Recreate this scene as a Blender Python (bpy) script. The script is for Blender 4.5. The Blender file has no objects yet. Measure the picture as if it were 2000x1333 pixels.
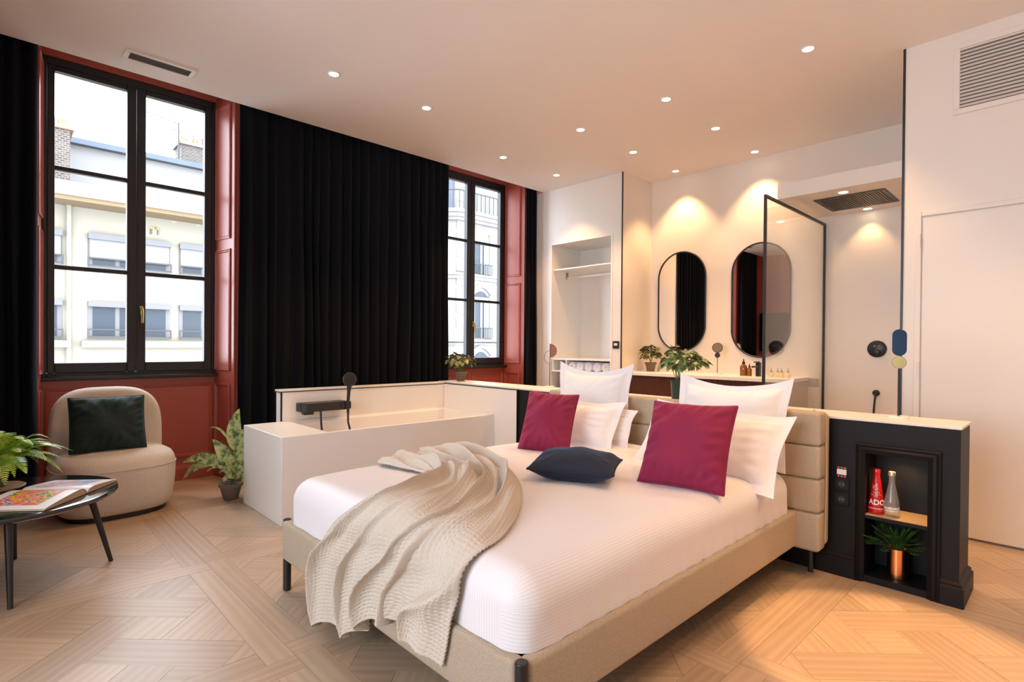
import bpy, bmesh, math, random
import numpy as np
from math import sin, cos, pi, radians, sqrt, atan2
from mathutils import Vector, Matrix
random.seed(7); RNG = np.random.default_rng(7)
S = bpy.context.scene
COL = S.collection

# ------------------------------------------------------------------ camera
YAW, PITCH, ROLL = radians(46.2197), radians(-.40939), radians(.45703)
FPX, CX, CY, CAMZ = 1062.97, 1000.0, 682.24, 1.2
fw = Vector((cos(YAW)*cos(PITCH), sin(YAW)*cos(PITCH), sin(PITCH)))
r0 = Vector((sin(YAW), -cos(YAW), 0)); u0 = r0.cross(fw)
rt = cos(ROLL)*r0 + sin(ROLL)*u0
up = -sin(ROLL)*r0 + cos(ROLL)*u0
CAM = Vector((0, 0, CAMZ))
cd = bpy.data.cameras.new('camera'); cam = bpy.data.objects.new('camera', cd); COL.objects.link(cam)
cam.matrix_world = Matrix(((rt.x, up.x, -fw.x, CAM.x), (rt.y, up.y, -fw.y, CAM.y), (rt.z, up.z, -fw.z, CAM.z), (0, 0, 0, 1)))
cd.sensor_fit = 'HORIZONTAL'; cd.sensor_width = 36; cd.lens = 36*FPX/2000; cd.shift_y = (CY-666.5)/2000
cd.clip_start = .02; cd.clip_end = 200
S.camera = cam
def ray(px, py): return rt*((px-CX)/FPX) + up*(-(py-CY)/FPX) + fw
def onz(px, py, z): d = ray(px, py); return CAM + d*((z-CAMZ)/d.z)
def onx(px, py, x): d = ray(px, py); return CAM + d*(x/d.x)
def ony(px, py, y): d = ray(px, py); return CAM + d*(y/d.y)
def proj(p):
    v = Vector(p)-CAM; w = v.dot(fw)
    return (CX+FPX*v.dot(rt)/w, CY-FPX*v.dot(up)/w, w)

# ------------------------------------------------------------------ sky, exposure
W = bpy.data.worlds.new('sky'); S.world = W; W.use_nodes = True
bg = W.node_tree.nodes['Background']; bg.inputs[0].default_value = (.82, .90, 1.0, 1); bg.inputs[1].default_value = 11.0
S.view_settings.view_transform = 'Standard'; S.view_settings.look = 'None'; S.view_settings.gamma = 1
S.view_settings.use_curve_mapping = False; S.view_settings.exposure = 0.04
C = S.cycles
C.use_denoising = True; C.max_bounces = 12; C.diffuse_bounces = 8; C.glossy_bounces = 5; C.transparent_max_bounces = 16
C.transmission_bounces = 6; C.caustics_reflective = False; C.caustics_refractive = False; C.sample_clamp_indirect = 6
WARM = (1.0, .555, .245)
SPOT_W = 74.0

def portal(name, loc, rot, sx, sy):      # sampling guide for the sky in a window opening, emits nothing itself
    l = bpy.data.lights.new(name, 'AREA'); l.shape = 'RECTANGLE'; l.size = sx; l.size_y = sy; l.cycles.is_portal = True
    o = bpy.data.objects.new(name, l); COL.objects.link(o); o.location = loc; o.rotation_euler = rot
portal('window_portal', (.87, 5.56, 2.15), (radians(-90), 0, 0), 1.15, 2.45)
portal('window_portal', (4.45, 5.56, 2.15), (radians(-90), 0, 0), 1.15, 2.45)
portal('window_portal', (-2.34, 1.3, 1.75), (0, radians(-90), 0), 2.4, 2.2)

# ------------------------------------------------------------------ materials
MATS = {}
def mat(name, col, rough=.5, metal=0, spec=.5, sheen=0, bump=None, var=None, emit=None, alpha=None, coat=0, sheencol=None):
    m = bpy.data.materials.new(name); m.use_nodes = True; MATS[name] = m
    nt = m.node_tree; b = nt.nodes['Principled BSDF']
    b.inputs['Base Color'].default_value = (*col, 1); b.inputs['Roughness'].default_value = rough
    b.inputs['Metallic'].default_value = metal; b.inputs['Specular IOR Level'].default_value = spec
    if sheen:
        b.inputs['Sheen Weight'].default_value = sheen; b.inputs['Sheen Roughness'].default_value = .4
        b.inputs['Sheen Tint'].default_value = (*(sheencol or col), 1)
    if coat: b.inputs['Coat Weight'].default_value = coat; b.inputs['Coat Roughness'].default_value = .08
    if emit:
        b.inputs['Emission Color'].default_value = (*emit[0], 1); b.inputs['Emission Strength'].default_value = emit[1]
    tc = None
    if bump or var: tc = nt.nodes.new('ShaderNodeTexCoord')
    if var:
        n = nt.nodes.new('ShaderNodeTexNoise'); n.inputs['Scale'].default_value = var[0]; n.inputs['Detail'].default_value = 4
        nt.links.new(tc.outputs['Object'], n.inputs['Vector'])
        mx = nt.nodes.new('ShaderNodeMix'); mx.data_type = 'RGBA'
        mx.inputs[6].default_value = (*[c*(1-var[1]) for c in col], 1); mx.inputs[7].default_value = (*[min(1, c*(1+var[1])) for c in col], 1)
        nt.links.new(n.outputs['Fac'], mx.inputs[0]); nt.links.new(mx.outputs[2], b.inputs['Base Color'])
    if bump:
        n = nt.nodes.new('ShaderNodeTexNoise'); n.inputs['Scale'].default_value = bump[0]; n.inputs['Detail'].default_value = 3
        nt.links.new(tc.outputs['Object'], n.inputs['Vector'])
        bp = nt.nodes.new('ShaderNodeBump'); bp.inputs['Strength'].default_value = bump[1]; bp.inputs['Distance'].default_value = bump[2] if len(bump) > 2 else .002
        nt.links.new(n.outputs['Fac'], bp.inputs['Height']); nt.links.new(bp.outputs[0], b.inputs['Normal'])
    return m
def glassmat(name, tint=(1, 1, 1), ior=1.45, gl=1.0):
    m = bpy.data.materials.new(name); m.use_nodes = True; nt = m.node_tree; nt.nodes.clear()
    o = nt.nodes.new('ShaderNodeOutputMaterial'); t = nt.nodes.new('ShaderNodeBsdfTransparent'); t.inputs[0].default_value = (*tint, 1)
    g = nt.nodes.new('ShaderNodeBsdfGlossy'); g.inputs['Roughness'].default_value = .02; g.inputs[0].default_value = (gl, gl, gl, 1)
    lw = nt.nodes.new('ShaderNodeLayerWeight'); lw.inputs[0].default_value = .5
    pw = nt.nodes.new('ShaderNodeMath'); pw.operation = 'POWER'; pw.inputs[1].default_value = 5; nt.links.new(lw.outputs['Facing'], pw.inputs[0])
    f0 = ((ior-1)/(ior+1))**2
    f = nt.nodes.new('ShaderNodeMath'); f.operation = 'MULTIPLY_ADD'; f.inputs[1].default_value = 1-f0; f.inputs[2].default_value = f0; nt.links.new(pw.outputs[0], f.inputs[0])
    x = nt.nodes.new('ShaderNodeMixShader'); nt.links.new(f.outputs[0], x.inputs[0]); nt.links.new(t.outputs[0], x.inputs[1])
    nt.links.new(g.outputs[0], x.inputs[2]); nt.links.new(x.outputs[0], o.inputs[0]); MATS[name] = m
    return m
paint = mat('wall_paint', (.80, .745, .68), .38, bump=(220, .05))
ceilp = mat('ceiling_paint', (.88, .83, .79), .7)
terra = mat('terracotta_paint', (.37, .080, .052), .36, bump=(160, .04))
tubm = mat('white_solid_surface', (.80, .77, .72), .35)
blackp = mat('black_paint', (.0075, .0068, .007), .5, spec=.22, bump=(200, .04))
blackm = mat('black_metal', (.014, .013, .013), .38)
framem = mat('window_charcoal', (.014, .013, .014), .4)
velvet = mat('midnight_velvet', (.003, .0036, .006), .9, sheen=.14, sheencol=(.10, .13, .2), spec=.2, bump=(60, .15))
whitem = mat('white_lacquer', (.80, .78, .74), .35)
marble = mat('white_marble', (.82, .79, .75), .25, var=(14, .06))
capm = mat('cream_cap', (.78, .73, .66), .35, var=(40, .03))
bedfab = mat('oatmeal_weave', (.44, .36, .265), .9, bump=(260, .7, .004), var=(150, .22), sheen=.2)
chairf = mat('cream_boucle', (.66, .595, .51), .95, bump=(170, .7, .005), var=(110, .12), sheen=.25)
linen = mat('white_linen', (.82, .80, .80), .8, bump=(18, .25, .01))
magenta = mat('raspberry_velvet', (.225, .006, .048), .8, sheen=.35, sheencol=(1, .2, .4), bump=(9, .3, .02))
navy = mat('navy_velvet', (.006, .010, .026), .8, sheen=.45, sheencol=(.1, .2, .4), bump=(9, .3, .02))
green = mat('bottle_green_velvet', (.004, .018, .016), .8, sheen=.4, sheencol=(.05, .35, .35), bump=(9, .35, .02))
walnut = mat('dark_walnut', (.11, .038, .02), .45, var=(30, .35))
tanp = mat('tan_panel', (.42, .30, .21), .5)
gold = mat('brushed_brass', (.42, .33, .14), .28, 1)
copper = mat('copper', (.80, .36, .17), .22, 1)
coppermir = mat('copper_mirror', (.62, .33, .22), .08, 1)
steel = mat('steel', (.55, .55, .54), .3, 1)
greys = mat('grey_plate', (.28, .24, .21), .4)
mirrorm = mat('mirror_silver', (.93, .92, .90), .01, 1)
bluemir = mat('blue_glass', (.003, .035, .10), .15, spec=.6)
potclay = mat('grey_clay', (.17, .125, .095), .85, var=(60, .25))
potgreen = mat('green_glaze', (.018, .05, .035), .35)
soil = mat('soil', (.03, .02, .014), .95)
oakboard = mat('oak_board', (.50, .30, .15), .5, var=(40, .2))
lampm = mat('lamp_glow', (1, 1, 1), .5, emit=((1, .82, .58), 14))
tvm = mat('tv_screen', (.006, .006, .007), .12)
greyw = mat('vent_grey', (.20, .18, .165), .6)
glass = glassmat('window_glass')
shglass = glassmat('shower_glass', (.97, .985, .975), 1.5)
clearb = glassmat('bottle_glass', (.97, .98, .97), 1.5)
def haze_glass(m, k):           # pale diffuse mixed into the glass, painting in the brightness of its highlights
    nt = m.node_tree; o = nt.nodes['Material Output']; x = o.inputs[0].links[0].from_node
    d = nt.nodes.new('ShaderNodeBsdfDiffuse'); d.inputs[0].default_value = (.85, .82, .75, 1); y = nt.nodes.new('ShaderNodeMixShader'); y.inputs[0].default_value = k
    nt.links.new(x.outputs[0], y.inputs[1]); nt.links.new(d.outputs[0], y.inputs[2]); nt.links.new(y.outputs[0], o.inputs[0])
haze_glass(clearb, .16)
amber = mat('amber_glass', (.20, .065, .008), .12, coat=.5)
redb = mat('red_bottle', (.52, .008, .012), .16, coat=.6)
whitetx = mat('white_print', (.85, .85, .85), .5)
redled = mat('red_led', (.6, .02, .02), .4, emit=((1, .05, .05), 1.5))
facade = mat('cream_render', (.185, .170, .135), .9, var=(.6, .05))
facade2 = mat('pale_limestone', (.19, .184, .173), .9, var=(1.2, .06))
attic = mat('attic_render', (.19, .19, .19), .9)
soffit = mat('ochre_soffit', (.13, .09, .045), .9)
shutter = mat('roller_shutter', (.135, .14, .145), .7)
farglass = mat('far_glass', (.020, .03, .04), .35, spec=.25)
farframe = mat('far_frame', (.08, .08, .085), .6)
zinc = mat('zinc_slate', (.05, .07, .10), .6, var=(3, .25))
rail_iron = mat('grey_iron', (.03, .032, .03), .6)
asphalt = mat('asphalt', (.12, .12, .12), .9)
def brickmat():
    m = mat('old_brick', (.2, .15, .12), .9); nt = m.node_tree; b = nt.nodes['Principled BSDF']
    tc = nt.nodes.new('ShaderNodeTexCoord'); mp = nt.nodes.new('ShaderNodeMapping'); mp.inputs['Rotation'].default_value = (radians(90), 0, 0)
    k = nt.nodes.new('ShaderNodeTexBrick'); k.inputs['Scale'].default_value = 4.2
    k.inputs['Color1'].default_value = (.03, .024, .02, 1); k.inputs['Color2'].default_value = (.085, .065, .05, 1); k.inputs['Mortar'].default_value = (.12, .11, .10, 1)
    k.inputs['Mortar Size'].default_value = .05
    nt.links.new(tc.outputs['Object'], mp.inputs[0]); nt.links.new(mp.outputs[0], k.inputs[0]); nt.links.new(k.outputs[0], b.inputs['Base Color'])
    return m
brick = brickmat()
def leafmat(name, dark, light, scale=14, bias=.5, rough=.4):
    m = mat(name, dark, rough); nt = m.node_tree; b = nt.nodes['Principled BSDF']
    tc = nt.nodes.new('ShaderNodeTexCoord'); n = nt.nodes.new('ShaderNodeTexNoise'); n.inputs['Scale'].default_value = scale; n.inputs['Detail'].default_value = 5
    oi = nt.nodes.new('ShaderNodeObjectInfo'); ad = nt.nodes.new('ShaderNodeVectorMath'); ad.operation = 'ADD'
    nt.links.new(tc.outputs['Object'], ad.inputs[0]); nt.links.new(oi.outputs['Random'], ad.inputs[1])
    r = nt.nodes.new('ShaderNodeValToRGB'); r.color_ramp.elements[0].position = bias-.09; r.color_ramp.elements[1].position = bias+.09
    r.color_ramp.elements[0].color = (*dark, 1); r.color_ramp.elements[1].color = (*light, 1)
    nt.links.new(ad.outputs[0], n.inputs['Vector']); nt.links.new(n.outputs['Fac'], r.inputs[0]); nt.links.new(r.outputs[0], b.inputs['Base Color'])
    b.inputs['Subsurface Weight'].default_value = 0
    return m
dieff = leafmat('variegated_leaf', (.055, .14, .03), (.50, .56, .24), 26, .46)
pothos = leafmat('pothos_leaf', (.06, .13, .035), (.30, .36, .12), 30, .52)
pothos2 = leafmat('olive_leaf', (.05, .075, .03), (.27, .25, .09), 30, .52)
fernm = leafmat('fern_leaf', (.12, .30, .02), (.42, .60, .05), 8, .48)
sprig = leafmat('dark_sprig_leaf', (.025, .075, .015), (.07, .17, .03), 20, .5)
stemm = mat('green_stem', (.10, .16, .05), .6)

# oak parquet: grain follows the UV map of each board, tone from the UV offset
def oakmat():
    m = mat('oak_parquet', (.5, .36, .24), .36); nt = m.node_tree; b = nt.nodes['Principled BSDF']; N = nt.nodes; L = nt.links
    uv = N.new('ShaderNodeUVMap'); uv.uv_map = 'UVMap'; mp = N.new('ShaderNodeMapping'); mp.inputs['Scale'].default_value = (1.5, 24, 1)
    L.new(uv.outputs[0], mp.inputs[0])
    n = N.new('ShaderNodeTexNoise'); n.inputs['Scale'].default_value = 2.2; n.inputs['Detail'].default_value = 6; n.inputs['Distortion'].default_value = .9; L.new(mp.outputs[0], n.inputs['Vector'])
    wv = N.new('ShaderNodeTexWave'); wv.bands_direction = 'Y'; wv.inputs['Scale'].default_value = .32; wv.inputs['Distortion'].default_value = 7; wv.inputs['Detail'].default_value = 3
    wv.inputs['Detail Scale'].default_value = .8; L.new(mp.outputs[0], wv.inputs['Vector'])
    sx = N.new('ShaderNodeSeparateXYZ'); L.new(uv.outputs[0], sx.inputs[0])
    t = N.new('ShaderNodeTexWhiteNoise'); t.noise_dimensions = '1D'
    fl = N.new('ShaderNodeMath'); fl.operation = 'FLOOR'; dv = N.new('ShaderNodeMath'); dv.operation = 'DIVIDE'; dv.inputs[1].default_value = 10
    L.new(sx.outputs['Y'], dv.inputs[0]); L.new(dv.outputs[0], fl.inputs[0]); L.new(fl.outputs[0], t.inputs['W'])
    r = N.new('ShaderNodeValToRGB'); r.color_ramp.elements[0].position = .25; r.color_ramp.elements[1].position = .75
    r.color_ramp.elements[0].color = (.405, .285, .185, 1); r.color_ramp.elements[1].color = (.475, .345, .232, 1)
    mxf = N.new('ShaderNodeMix'); mxf.data_type = 'FLOAT'; mxf.inputs[0].default_value = .35; L.new(n.outputs['Fac'], mxf.inputs[2]); L.new(wv.outputs['Fac'], mxf.inputs[3])
    L.new(mxf.outputs[0], r.inputs[0])
    hs = N.new('ShaderNodeHueSaturation'); mr = N.new('ShaderNodeMapRange'); mr.inputs[3].default_value = .86; mr.inputs[4].default_value = 1.08
    L.new(t.outputs['Value'], mr.inputs[0]); L.new(mr.outputs[0], hs.inputs['Value']); L.new(r.outputs[0], hs.inputs['Color']); L.new(hs.outputs[0], b.inputs['Base Color'])
    bp = N.new('ShaderNodeBump'); bp.inputs['Strength'].default_value = .18; bp.inputs['Distance'].default_value = .0015; L.new(mxf.outputs[0], bp.inputs['Height']); L.new(bp.outputs[0], b.inputs['Normal'])
    return m
oak = oakmat()
def stripemat():
    m = mat('satin_stripe_cotton', (.80, .775, .80), .55); nt = m.node_tree; b = nt.nodes['Principled BSDF']; N = nt.nodes; L = nt.links
    uv = N.new('ShaderNodeUVMap'); uv.uv_map = 'UVMap'
    wv = N.new('ShaderNodeTexWave'); wv.bands_direction = 'Y'; wv.inputs['Scale'].default_value = 29; wv.wave_profile = 'SIN'; L.new(uv.outputs[0], wv.inputs['Vector'])
    r = N.new('ShaderNodeValToRGB'); r.color_ramp.elements[0].position = .35; r.color_ramp.elements[1].position = .65
    r.color_ramp.elements[0].color = (.755, .73, .75, 1); r.color_ramp.elements[1].color = (.82, .80, .82, 1); L.new(wv.outputs['Fac'], r.inputs[0]); L.new(r.outputs[0], b.inputs['Base Color'])
    r2 = N.new('ShaderNodeMapRange'); r2.inputs[3].default_value = .4; r2.inputs[4].default_value = .7; L.new(wv.outputs['Fac'], r2.inputs[0]); L.new(r2.outputs[0], b.inputs['Roughness'])
    return m
stripe = stripemat()
waffle = mat('cream_waffle_knit', (.60, .535, .455), .95, bump=(300, .3, .002), sheen=.2)
def artmat(name, seed, cols, scale):
    m = mat(name, (.85, .84, .82), .3); nt = m.node_tree; b = nt.nodes['Principled BSDF']; N = nt.nodes; L = nt.links
    uv = N.new('ShaderNodeUVMap'); uv.uv_map = 'UVMap'
    mp = N.new('ShaderNodeMapping'); mp.inputs['Location'].default_value = (seed, seed*.7, 0); L.new(uv.outputs[0], mp.inputs[0])
    n = N.new('ShaderNodeTexNoise'); n.inputs['Scale'].default_value = scale; n.inputs['Detail'].default_value = 2; n.inputs['Distortion'].default_value = 1.2; L.new(mp.outputs[0], n.inputs['Vector'])
    r = N.new('ShaderNodeValToRGB'); r.color_ramp.interpolation = 'CONSTANT'
    while len(r.color_ramp.elements) < len(cols): r.color_ramp.elements.new(.5)
    for i, c in enumerate(cols):
        r.color_ramp.elements[i].position = .30+.4*i/len(cols) if i else 0; r.color_ramp.elements[i].color = (*c, 1)
    L.new(n.outputs['Fac'], r.inputs[0])
    sx = N.new('ShaderNodeSeparateXYZ'); L.new(uv.outputs[0], sx.inputs[0])
    def band(s, a, c):
        x = N.new('ShaderNodeMath'); x.operation = 'SUBTRACT'; L.new(s, x.inputs[0]); x.inputs[1].default_value = a
        y = N.new('ShaderNodeMath'); y.operation = 'ABSOLUTE'; L.new(x.outputs[0], y.inputs[0])
        z = N.new('ShaderNodeMath'); z.operation = 'LESS_THAN'; L.new(y.outputs[0], z.inputs[0]); z.inputs[1].default_value = c
        return z.outputs[0]
    mu = N.new('ShaderNodeMath'); mu.operation = 'MULTIPLY'; L.new(band(sx.outputs[0], .5, .36), mu.inputs[0]); L.new(band(sx.outputs[1], .52, .34), mu.inputs[1])
    mx = N.new('ShaderNodeMix'); mx.data_type = 'RGBA'; mx.inputs[6].default_value = (.80, .79, .78, 1)
    L.new(mu.outputs[0], mx.inputs[0]); L.new(r.outputs[0], mx.inputs[7]); L.new(mx.outputs[2], b.inputs['Base Color'])
    return m
art1 = artmat('page_print_bouquet', 3.1, [(.55, .60, .63), (.06, .22, .05), (.75, .50, .02), (.70, .10, .05), (.80, .35, .35), (.02, .12, .50), (.45, .55, .62)], 3.2)
art2 = artmat('page_print_landscape', 7.3, [(.35, .42, .50), (.55, .50, .52), (.60, .30, .30), (.20, .34, .55), (.65, .55, .60)], 2.2)
pagem = mat('paper_edge', (.55, .42, .30), .8, var=(200, .2))

# ------------------------------------------------------------------ geometry helpers
class G:
    def __init__(s): s.v = []; s.f = []; s.uv = None
    def add(s, vs, fs):
        k = len(s.v); s.v += [tuple(p) for p in vs]; s.f += [tuple(i+k for i in f) for f in fs]; return s
    def box(s, x0, x1, y0, y1, z0, z1):
        return s.add([(x0, y0, z0), (x1, y0, z0), (x1, y1, z0), (x0, y1, z0), (x0, y0, z1), (x1, y0, z1), (x1, y1, z1), (x0, y1, z1)],
                     [(3, 2, 1, 0), (4, 5, 6, 7), (0, 1, 5, 4), (1, 2, 6, 5), (2, 3, 7, 6), (3, 0, 4, 7)])
    def prism(s, pts, d):            # closed planar polygon (3D points) swept by vector d
        n = len(pts); d = Vector(d); a = [Vector(p) for p in pts]
        return s.add(a+[p+d for p in a], [tuple(range(n))[::-1], tuple(range(n, 2*n))]+[(i, (i+1) % n, n+(i+1) % n, n+i) for i in range(n)])
    def tube(s, path, r, n=10, cap=True, closed=False):
        P = [Vector(p) for p in path]; m = len(P); rr = r if hasattr(r, '__len__') else [r]*m
        vs = []; fs = []; prev = None
        for i in range(m):
            t = (P[(i+1) % m]-P[i-1]) if closed else (P[min(i+1, m-1)]-P[max(i-1, 0)])
            t.normalize()
            if prev is None: a = t.orthogonal().normalized()
            else: a = (prev-t*prev.dot(t)).normalized()
            prev = a; b = t.cross(a)
            vs += [P[i]+(a*cos(2*pi*k/n)+b*sin(2*pi*k/n))*rr[i] for k in range(n)]
        for i in range(m if closed else m-1):
            j = (i+1) % m
            fs += [(i*n+k, i*n+(k+1) % n, j*n+(k+1) % n, j*n+k) for k in range(n)]
        if cap and not closed: fs += [tuple(range(n))[::-1], tuple((m-1)*n+k for k in range(n))]
        return s.add(vs, fs)
    def lathe(s, prof, c=(0, 0, 0), n=24, axis='z'):
        vs = []; fs = []; m = len(prof); c = Vector(c)
        for r, z in prof:
            for k in range(n):
                a = 2*pi*k/n; p = (r*cos(a), r*sin(a), z)
                if axis == 'x': p = (z, r*cos(a), r*sin(a))
                if axis == 'y': p = (r*sin(a), z, r*cos(a))
                vs.append(c+Vector(p))
        for i in range(m-1): fs += [(i*n+k, i*n+(k+1) % n, (i+1)*n+(k+1) % n, (i+1)*n+k) for k in range(n)]
        fs += [tuple(range(n))[::-1], tuple((m-1)*n+k for k in range(n))]
        return s.add(vs, fs)
    def grid(s, P, wrap=False):       # P[i][j]
        n = len(P); m = len(P[0]); vs = [p for r in P for p in r]
        fs = [(i*m+j, i*m+(j+1) % m, (i+1)*m+(j+1) % m, (i+1)*m+j) for i in range(n-1) for j in range(m if wrap else m-1)]
        return s.add(vs, fs)
WL = {}
def link(o, parent):
    COL.objects.link(o)
    if parent is not None: o.parent = parent
def build(g, name, m, parent=None, smooth=0, bevel=0, kind=None, origin=None, seg=2):
    vs = np.array(g.v, float)
    if origin is None:
        lo = vs.min(0); hi = vs.max(0); origin = Vector(((lo[0]+hi[0])/2, (lo[1]+hi[1])/2, lo[2]))
    origin = Vector(origin)
    me = bpy.data.meshes.new(name); me.from_pydata((vs-np.array(origin)).tolist(), [], g.f)
    if g.uv is not None:
        ul = me.uv_layers.new(name='UVMap'); li = np.zeros(len(me.loops), int); me.loops.foreach_get('vertex_index', li)
        ul.data.foreach_set('uv', np.array(g.uv, float)[li].ravel())
    bm = bmesh.new(); bm.from_mesh(me); bmesh.ops.recalc_face_normals(bm, faces=bm.faces[:]); bm.to_mesh(me); bm.free()
    for mm in (m if isinstance(m, (list, tuple)) else [m]): me.materials.append(mm)
    if smooth:
        me.shade_smooth(); me.set_sharp_from_angle(angle=radians(smooth))
    o = bpy.data.objects.new(name, me); link(o, parent)
    base = WL[parent] if parent is not None else Vector((0, 0, 0))
    o.location = origin-base; WL[o] = origin
    if bevel:
        b = o.modifiers.new('bevel', 'BEVEL'); b.width = bevel; b.segments = seg; b.limit_method = 'ANGLE'; b.angle_limit = radians(40)
        if not smooth: me.shade_smooth(); me.set_sharp_from_angle(angle=radians(40))
        b.harden_normals = False
    if kind: o['kind'] = kind
    return o
def thing(name, loc, label=None, cat=None, group=None, kind=None):
    o = bpy.data.objects.new(name, None); COL.objects.link(o); o.location = loc; WL[o] = Vector(loc); o.empty_display_size = .1
    return tag(o, label, cat, group, kind)
def tag(o, label=None, cat=None, group=None, kind=None):
    if label: o['label'] = label
    if cat: o['category'] = cat
    if group: o['group'] = group
    if kind: o['kind'] = kind
    return o
def struct(g, name, m, label=None, cat=None, **k): return tag(build(g, name, m, kind='structure', **k), label, cat)
def bx(*a): return G().box(*a)
def cyl(p, q, r, n=16): return G().tube([p, q], r, n)
def place(o, M): # put an unparented thing under a full transform
    o.matrix_world = M
def frame(org, ex, ey, ez): 
    M = Matrix.Identity(4)
    for i, e in enumerate((ex, ey, ez)):
        e = Vector(e)
        for k in range(3): M[k][i] = e[k]
    for k in range(3): M[k][3] = org[k]
    return M
def smoothstep(a, b, x):
    t = np.clip((x-a)/(b-a), 0, 1); return t*t*(3-2*t)

ZC = 3.211
# ================================================================== FLOOR
def clip_poly(poly, a, b, c):       # keep a*x+b*y<=c
    out = []
    for i in range(len(poly)):
        p, q = poly[i], poly[(i+1) % len(poly)]; dp = a*p[0]+b*p[1]-c; dq = a*q[0]+b*q[1]-c
        if dp <= 0: out.append(p)
        if dp*dq < 0: t = dp/(dp-dq); out.append((p[0]+(q[0]-p[0])*t, p[1]+(q[1]-p[1])*t))
    return out
def area(p): return .5*abs(sum(p[i][0]*p[(i+1) % len(p)][1]-p[(i+1) % len(p)][0]*p[i][1] for i in range(len(p))))
floor = struct(bx(-2.3, 5.9, -1.5, 5.5, -.08, -.010), 'floor', mat('joint_brown', (.16, .10, .06), .8), 'pale oak parquet floor laid in large diagonal panels', 'floor')
PS, PW, PB, GAP = 1.2, .35, .175, .0012
boards = []
for ix in range(-3, 5):
    for iy in range(-3, 4):
        X0 = .848+ix*PS; Y0 = 2.08+iy*PS; fwid = .105
        def emit(poly, ang):
            for a, b, c in ((1, 0, 5.88), (-1, 0, 2.25), (0, 1, 5.41), (0, -1, 1.4)): poly = clip_poly(poly, a, b, c) if poly else poly
            if len(poly) > 2 and area(poly) > .0006: boards.append((poly, ang))
        g_ = GAP/2
        x0, x1, y0, y1 = X0+g_, X0+PS-g_, Y0+g_, Y0+PS-g_; w = fwid
        emit([(x0, y0), (x1-w-GAP, y0), (x1-w-GAP, y0+w), (x0, y0+w)], 0); emit([(x1-w, y0), (x1, y0), (x1, y1-w-GAP), (x1-w, y1-w-GAP)], pi/2)
        emit([(x0+w+GAP, y1-w), (x1, y1-w), (x1, y1), (x0+w+GAP, y1)], 0); emit([(x0, y0+w+GAP), (x0+w, y0+w+GAP), (x0+w, y1), (x0, y1)], pi/2)
        cx, cy = X0+PS/2, Y0+PS/2; h = PS/2-w-GAP*1.5
        def diag(u0, u1, v0, v1, ang):
            k = sqrt(.5); pl = [(cx+(u-v)*k, cy+(u+v)*k) for u, v in ((u0, v0), (u1, v0), (u1, v1), (u0, v1))]
            for a, b in ((1, 0), (-1, 0), (0, 1), (0, -1)):
                pl = clip_poly(pl, a, b, h+(cx*a+cy*b)) if pl else pl
            if len(pl) > 2: emit(pl, ang)
        for i in range(-3, 4):
            for j in range(-3, 4):
                a, b = i*PW, j*PW; e = PB/2-g_
                if (i+j) % 2 == 0: diag(a-PW+PB/2+g_, a+PW-PB/2-g_, b-e, b+e, pi/4)
                else: diag(a-e, a+e, b-PW+PB/2+g_, b+PW-PB/2-g_, 3*pi/4)
                diag(a+PB/2+g_, a+PW-PB/2-g_, b+PB/2+g_, b+PW-PB/2-g_, pi/4 if (i+j) % 3 else 3*pi/4)
def board_geo(g, uvs, poly, ang, k):
    top = random.uniform(-.0007, 0)
    n = len(poly); b0 = len(g.v)
    g.add([(x, y, top) for x, y in poly]+[(x, y, -.0099) for x, y in poly], [tuple(range(n))]+[(i, n+i, n+(i+1) % n, (i+1) % n) for i in range(n)])
    c, s_ = cos(ang), sin(ang); ox = random.uniform(0, 40); oy = 10*k+4
    for x, y in poly+poly: uvs.append((x*c+y*s_+ox, -x*s_+y*c+oy))
def vis_area(poly):
    q = [(x, y, 0) for x, y in poly]
    pc = (sum(p[0] for p in q)/len(q), sum(p[1] for p in q)/len(q), 0)
    if pc[0] > 1.25 and pc[0] < 3.1 and pc[1] > 1.35 and pc[1] < 3.7: return 0
    if pc[0] > 1.4 and pc[1] > 1.5: return 0
    if pc[0] > 3.2 and pc[1] > .8: return 0
    p = [proj(v) for v in q]
    if min(v[2] for v in p) < .05: return 0
    cxp = sum(v[0] for v in p)/len(p); cyp = sum(v[1] for v in p)/len(p)
    if not(-40 < cxp < 2040 and 700 < cyp < 1370): return 0
    return area(p)
ranked = sorted(range(len(boards)), key=lambda i: -vis_area(boards[i][0]))
rest = G(); rest.uv = []
for r_, i in enumerate(ranked):
    poly, ang = boards[i]
    if r_ < 290 and vis_area(poly) > 0:
        g = G(); g.uv = []; board_geo(g, g.uv, poly, ang, i); build(g, 'plank', oak, floor)
    else: board_geo(rest, rest.uv, poly, ang, i)
build(rest, 'parquet', oak, floor, kind='stuff')

# ================================================================== CEILING + shell
struct(bx(-2.3, 5.95, -1.5, 4.905, ZC, ZC+.06), 'ceiling', ceilp, 'smooth white ceiling with warm recessed downlights', 'ceiling')
struct(bx(-2.4, 6.1, 4.87, 5.6, 3.62, 3.70).box(-2.4, 6.1, 4.875, 4.905, ZC+.06, 3.62), 'ceiling_pocket', ceilp, 'curtain pocket hidden above the ceiling edge', 'ceiling')
struct(bx(-2.4, -.62, 2.9, 3.02, 0, ZC).box(-.74, -.62, 3.02, 5.12, 0, 3.62), 'wall_television', terra, 'terracotta side wall carrying the television', 'wall')
struct(bx(-2.4, 4.6, -1.6, -1.5, 0, ZC), 'wall_south', paint, 'plain cream wall behind the camera', 'wall')
w3 = G(); w3.box(-2.4, -2.3, -1.5, .1, 0, ZC).box(-2.4, -2.3, 2.5, 2.9, 0, ZC).box(-2.4, -2.3, .1, 2.5, 0, .65).box(-2.4, -2.3, .1, 2.5, 2.85, ZC)
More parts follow.
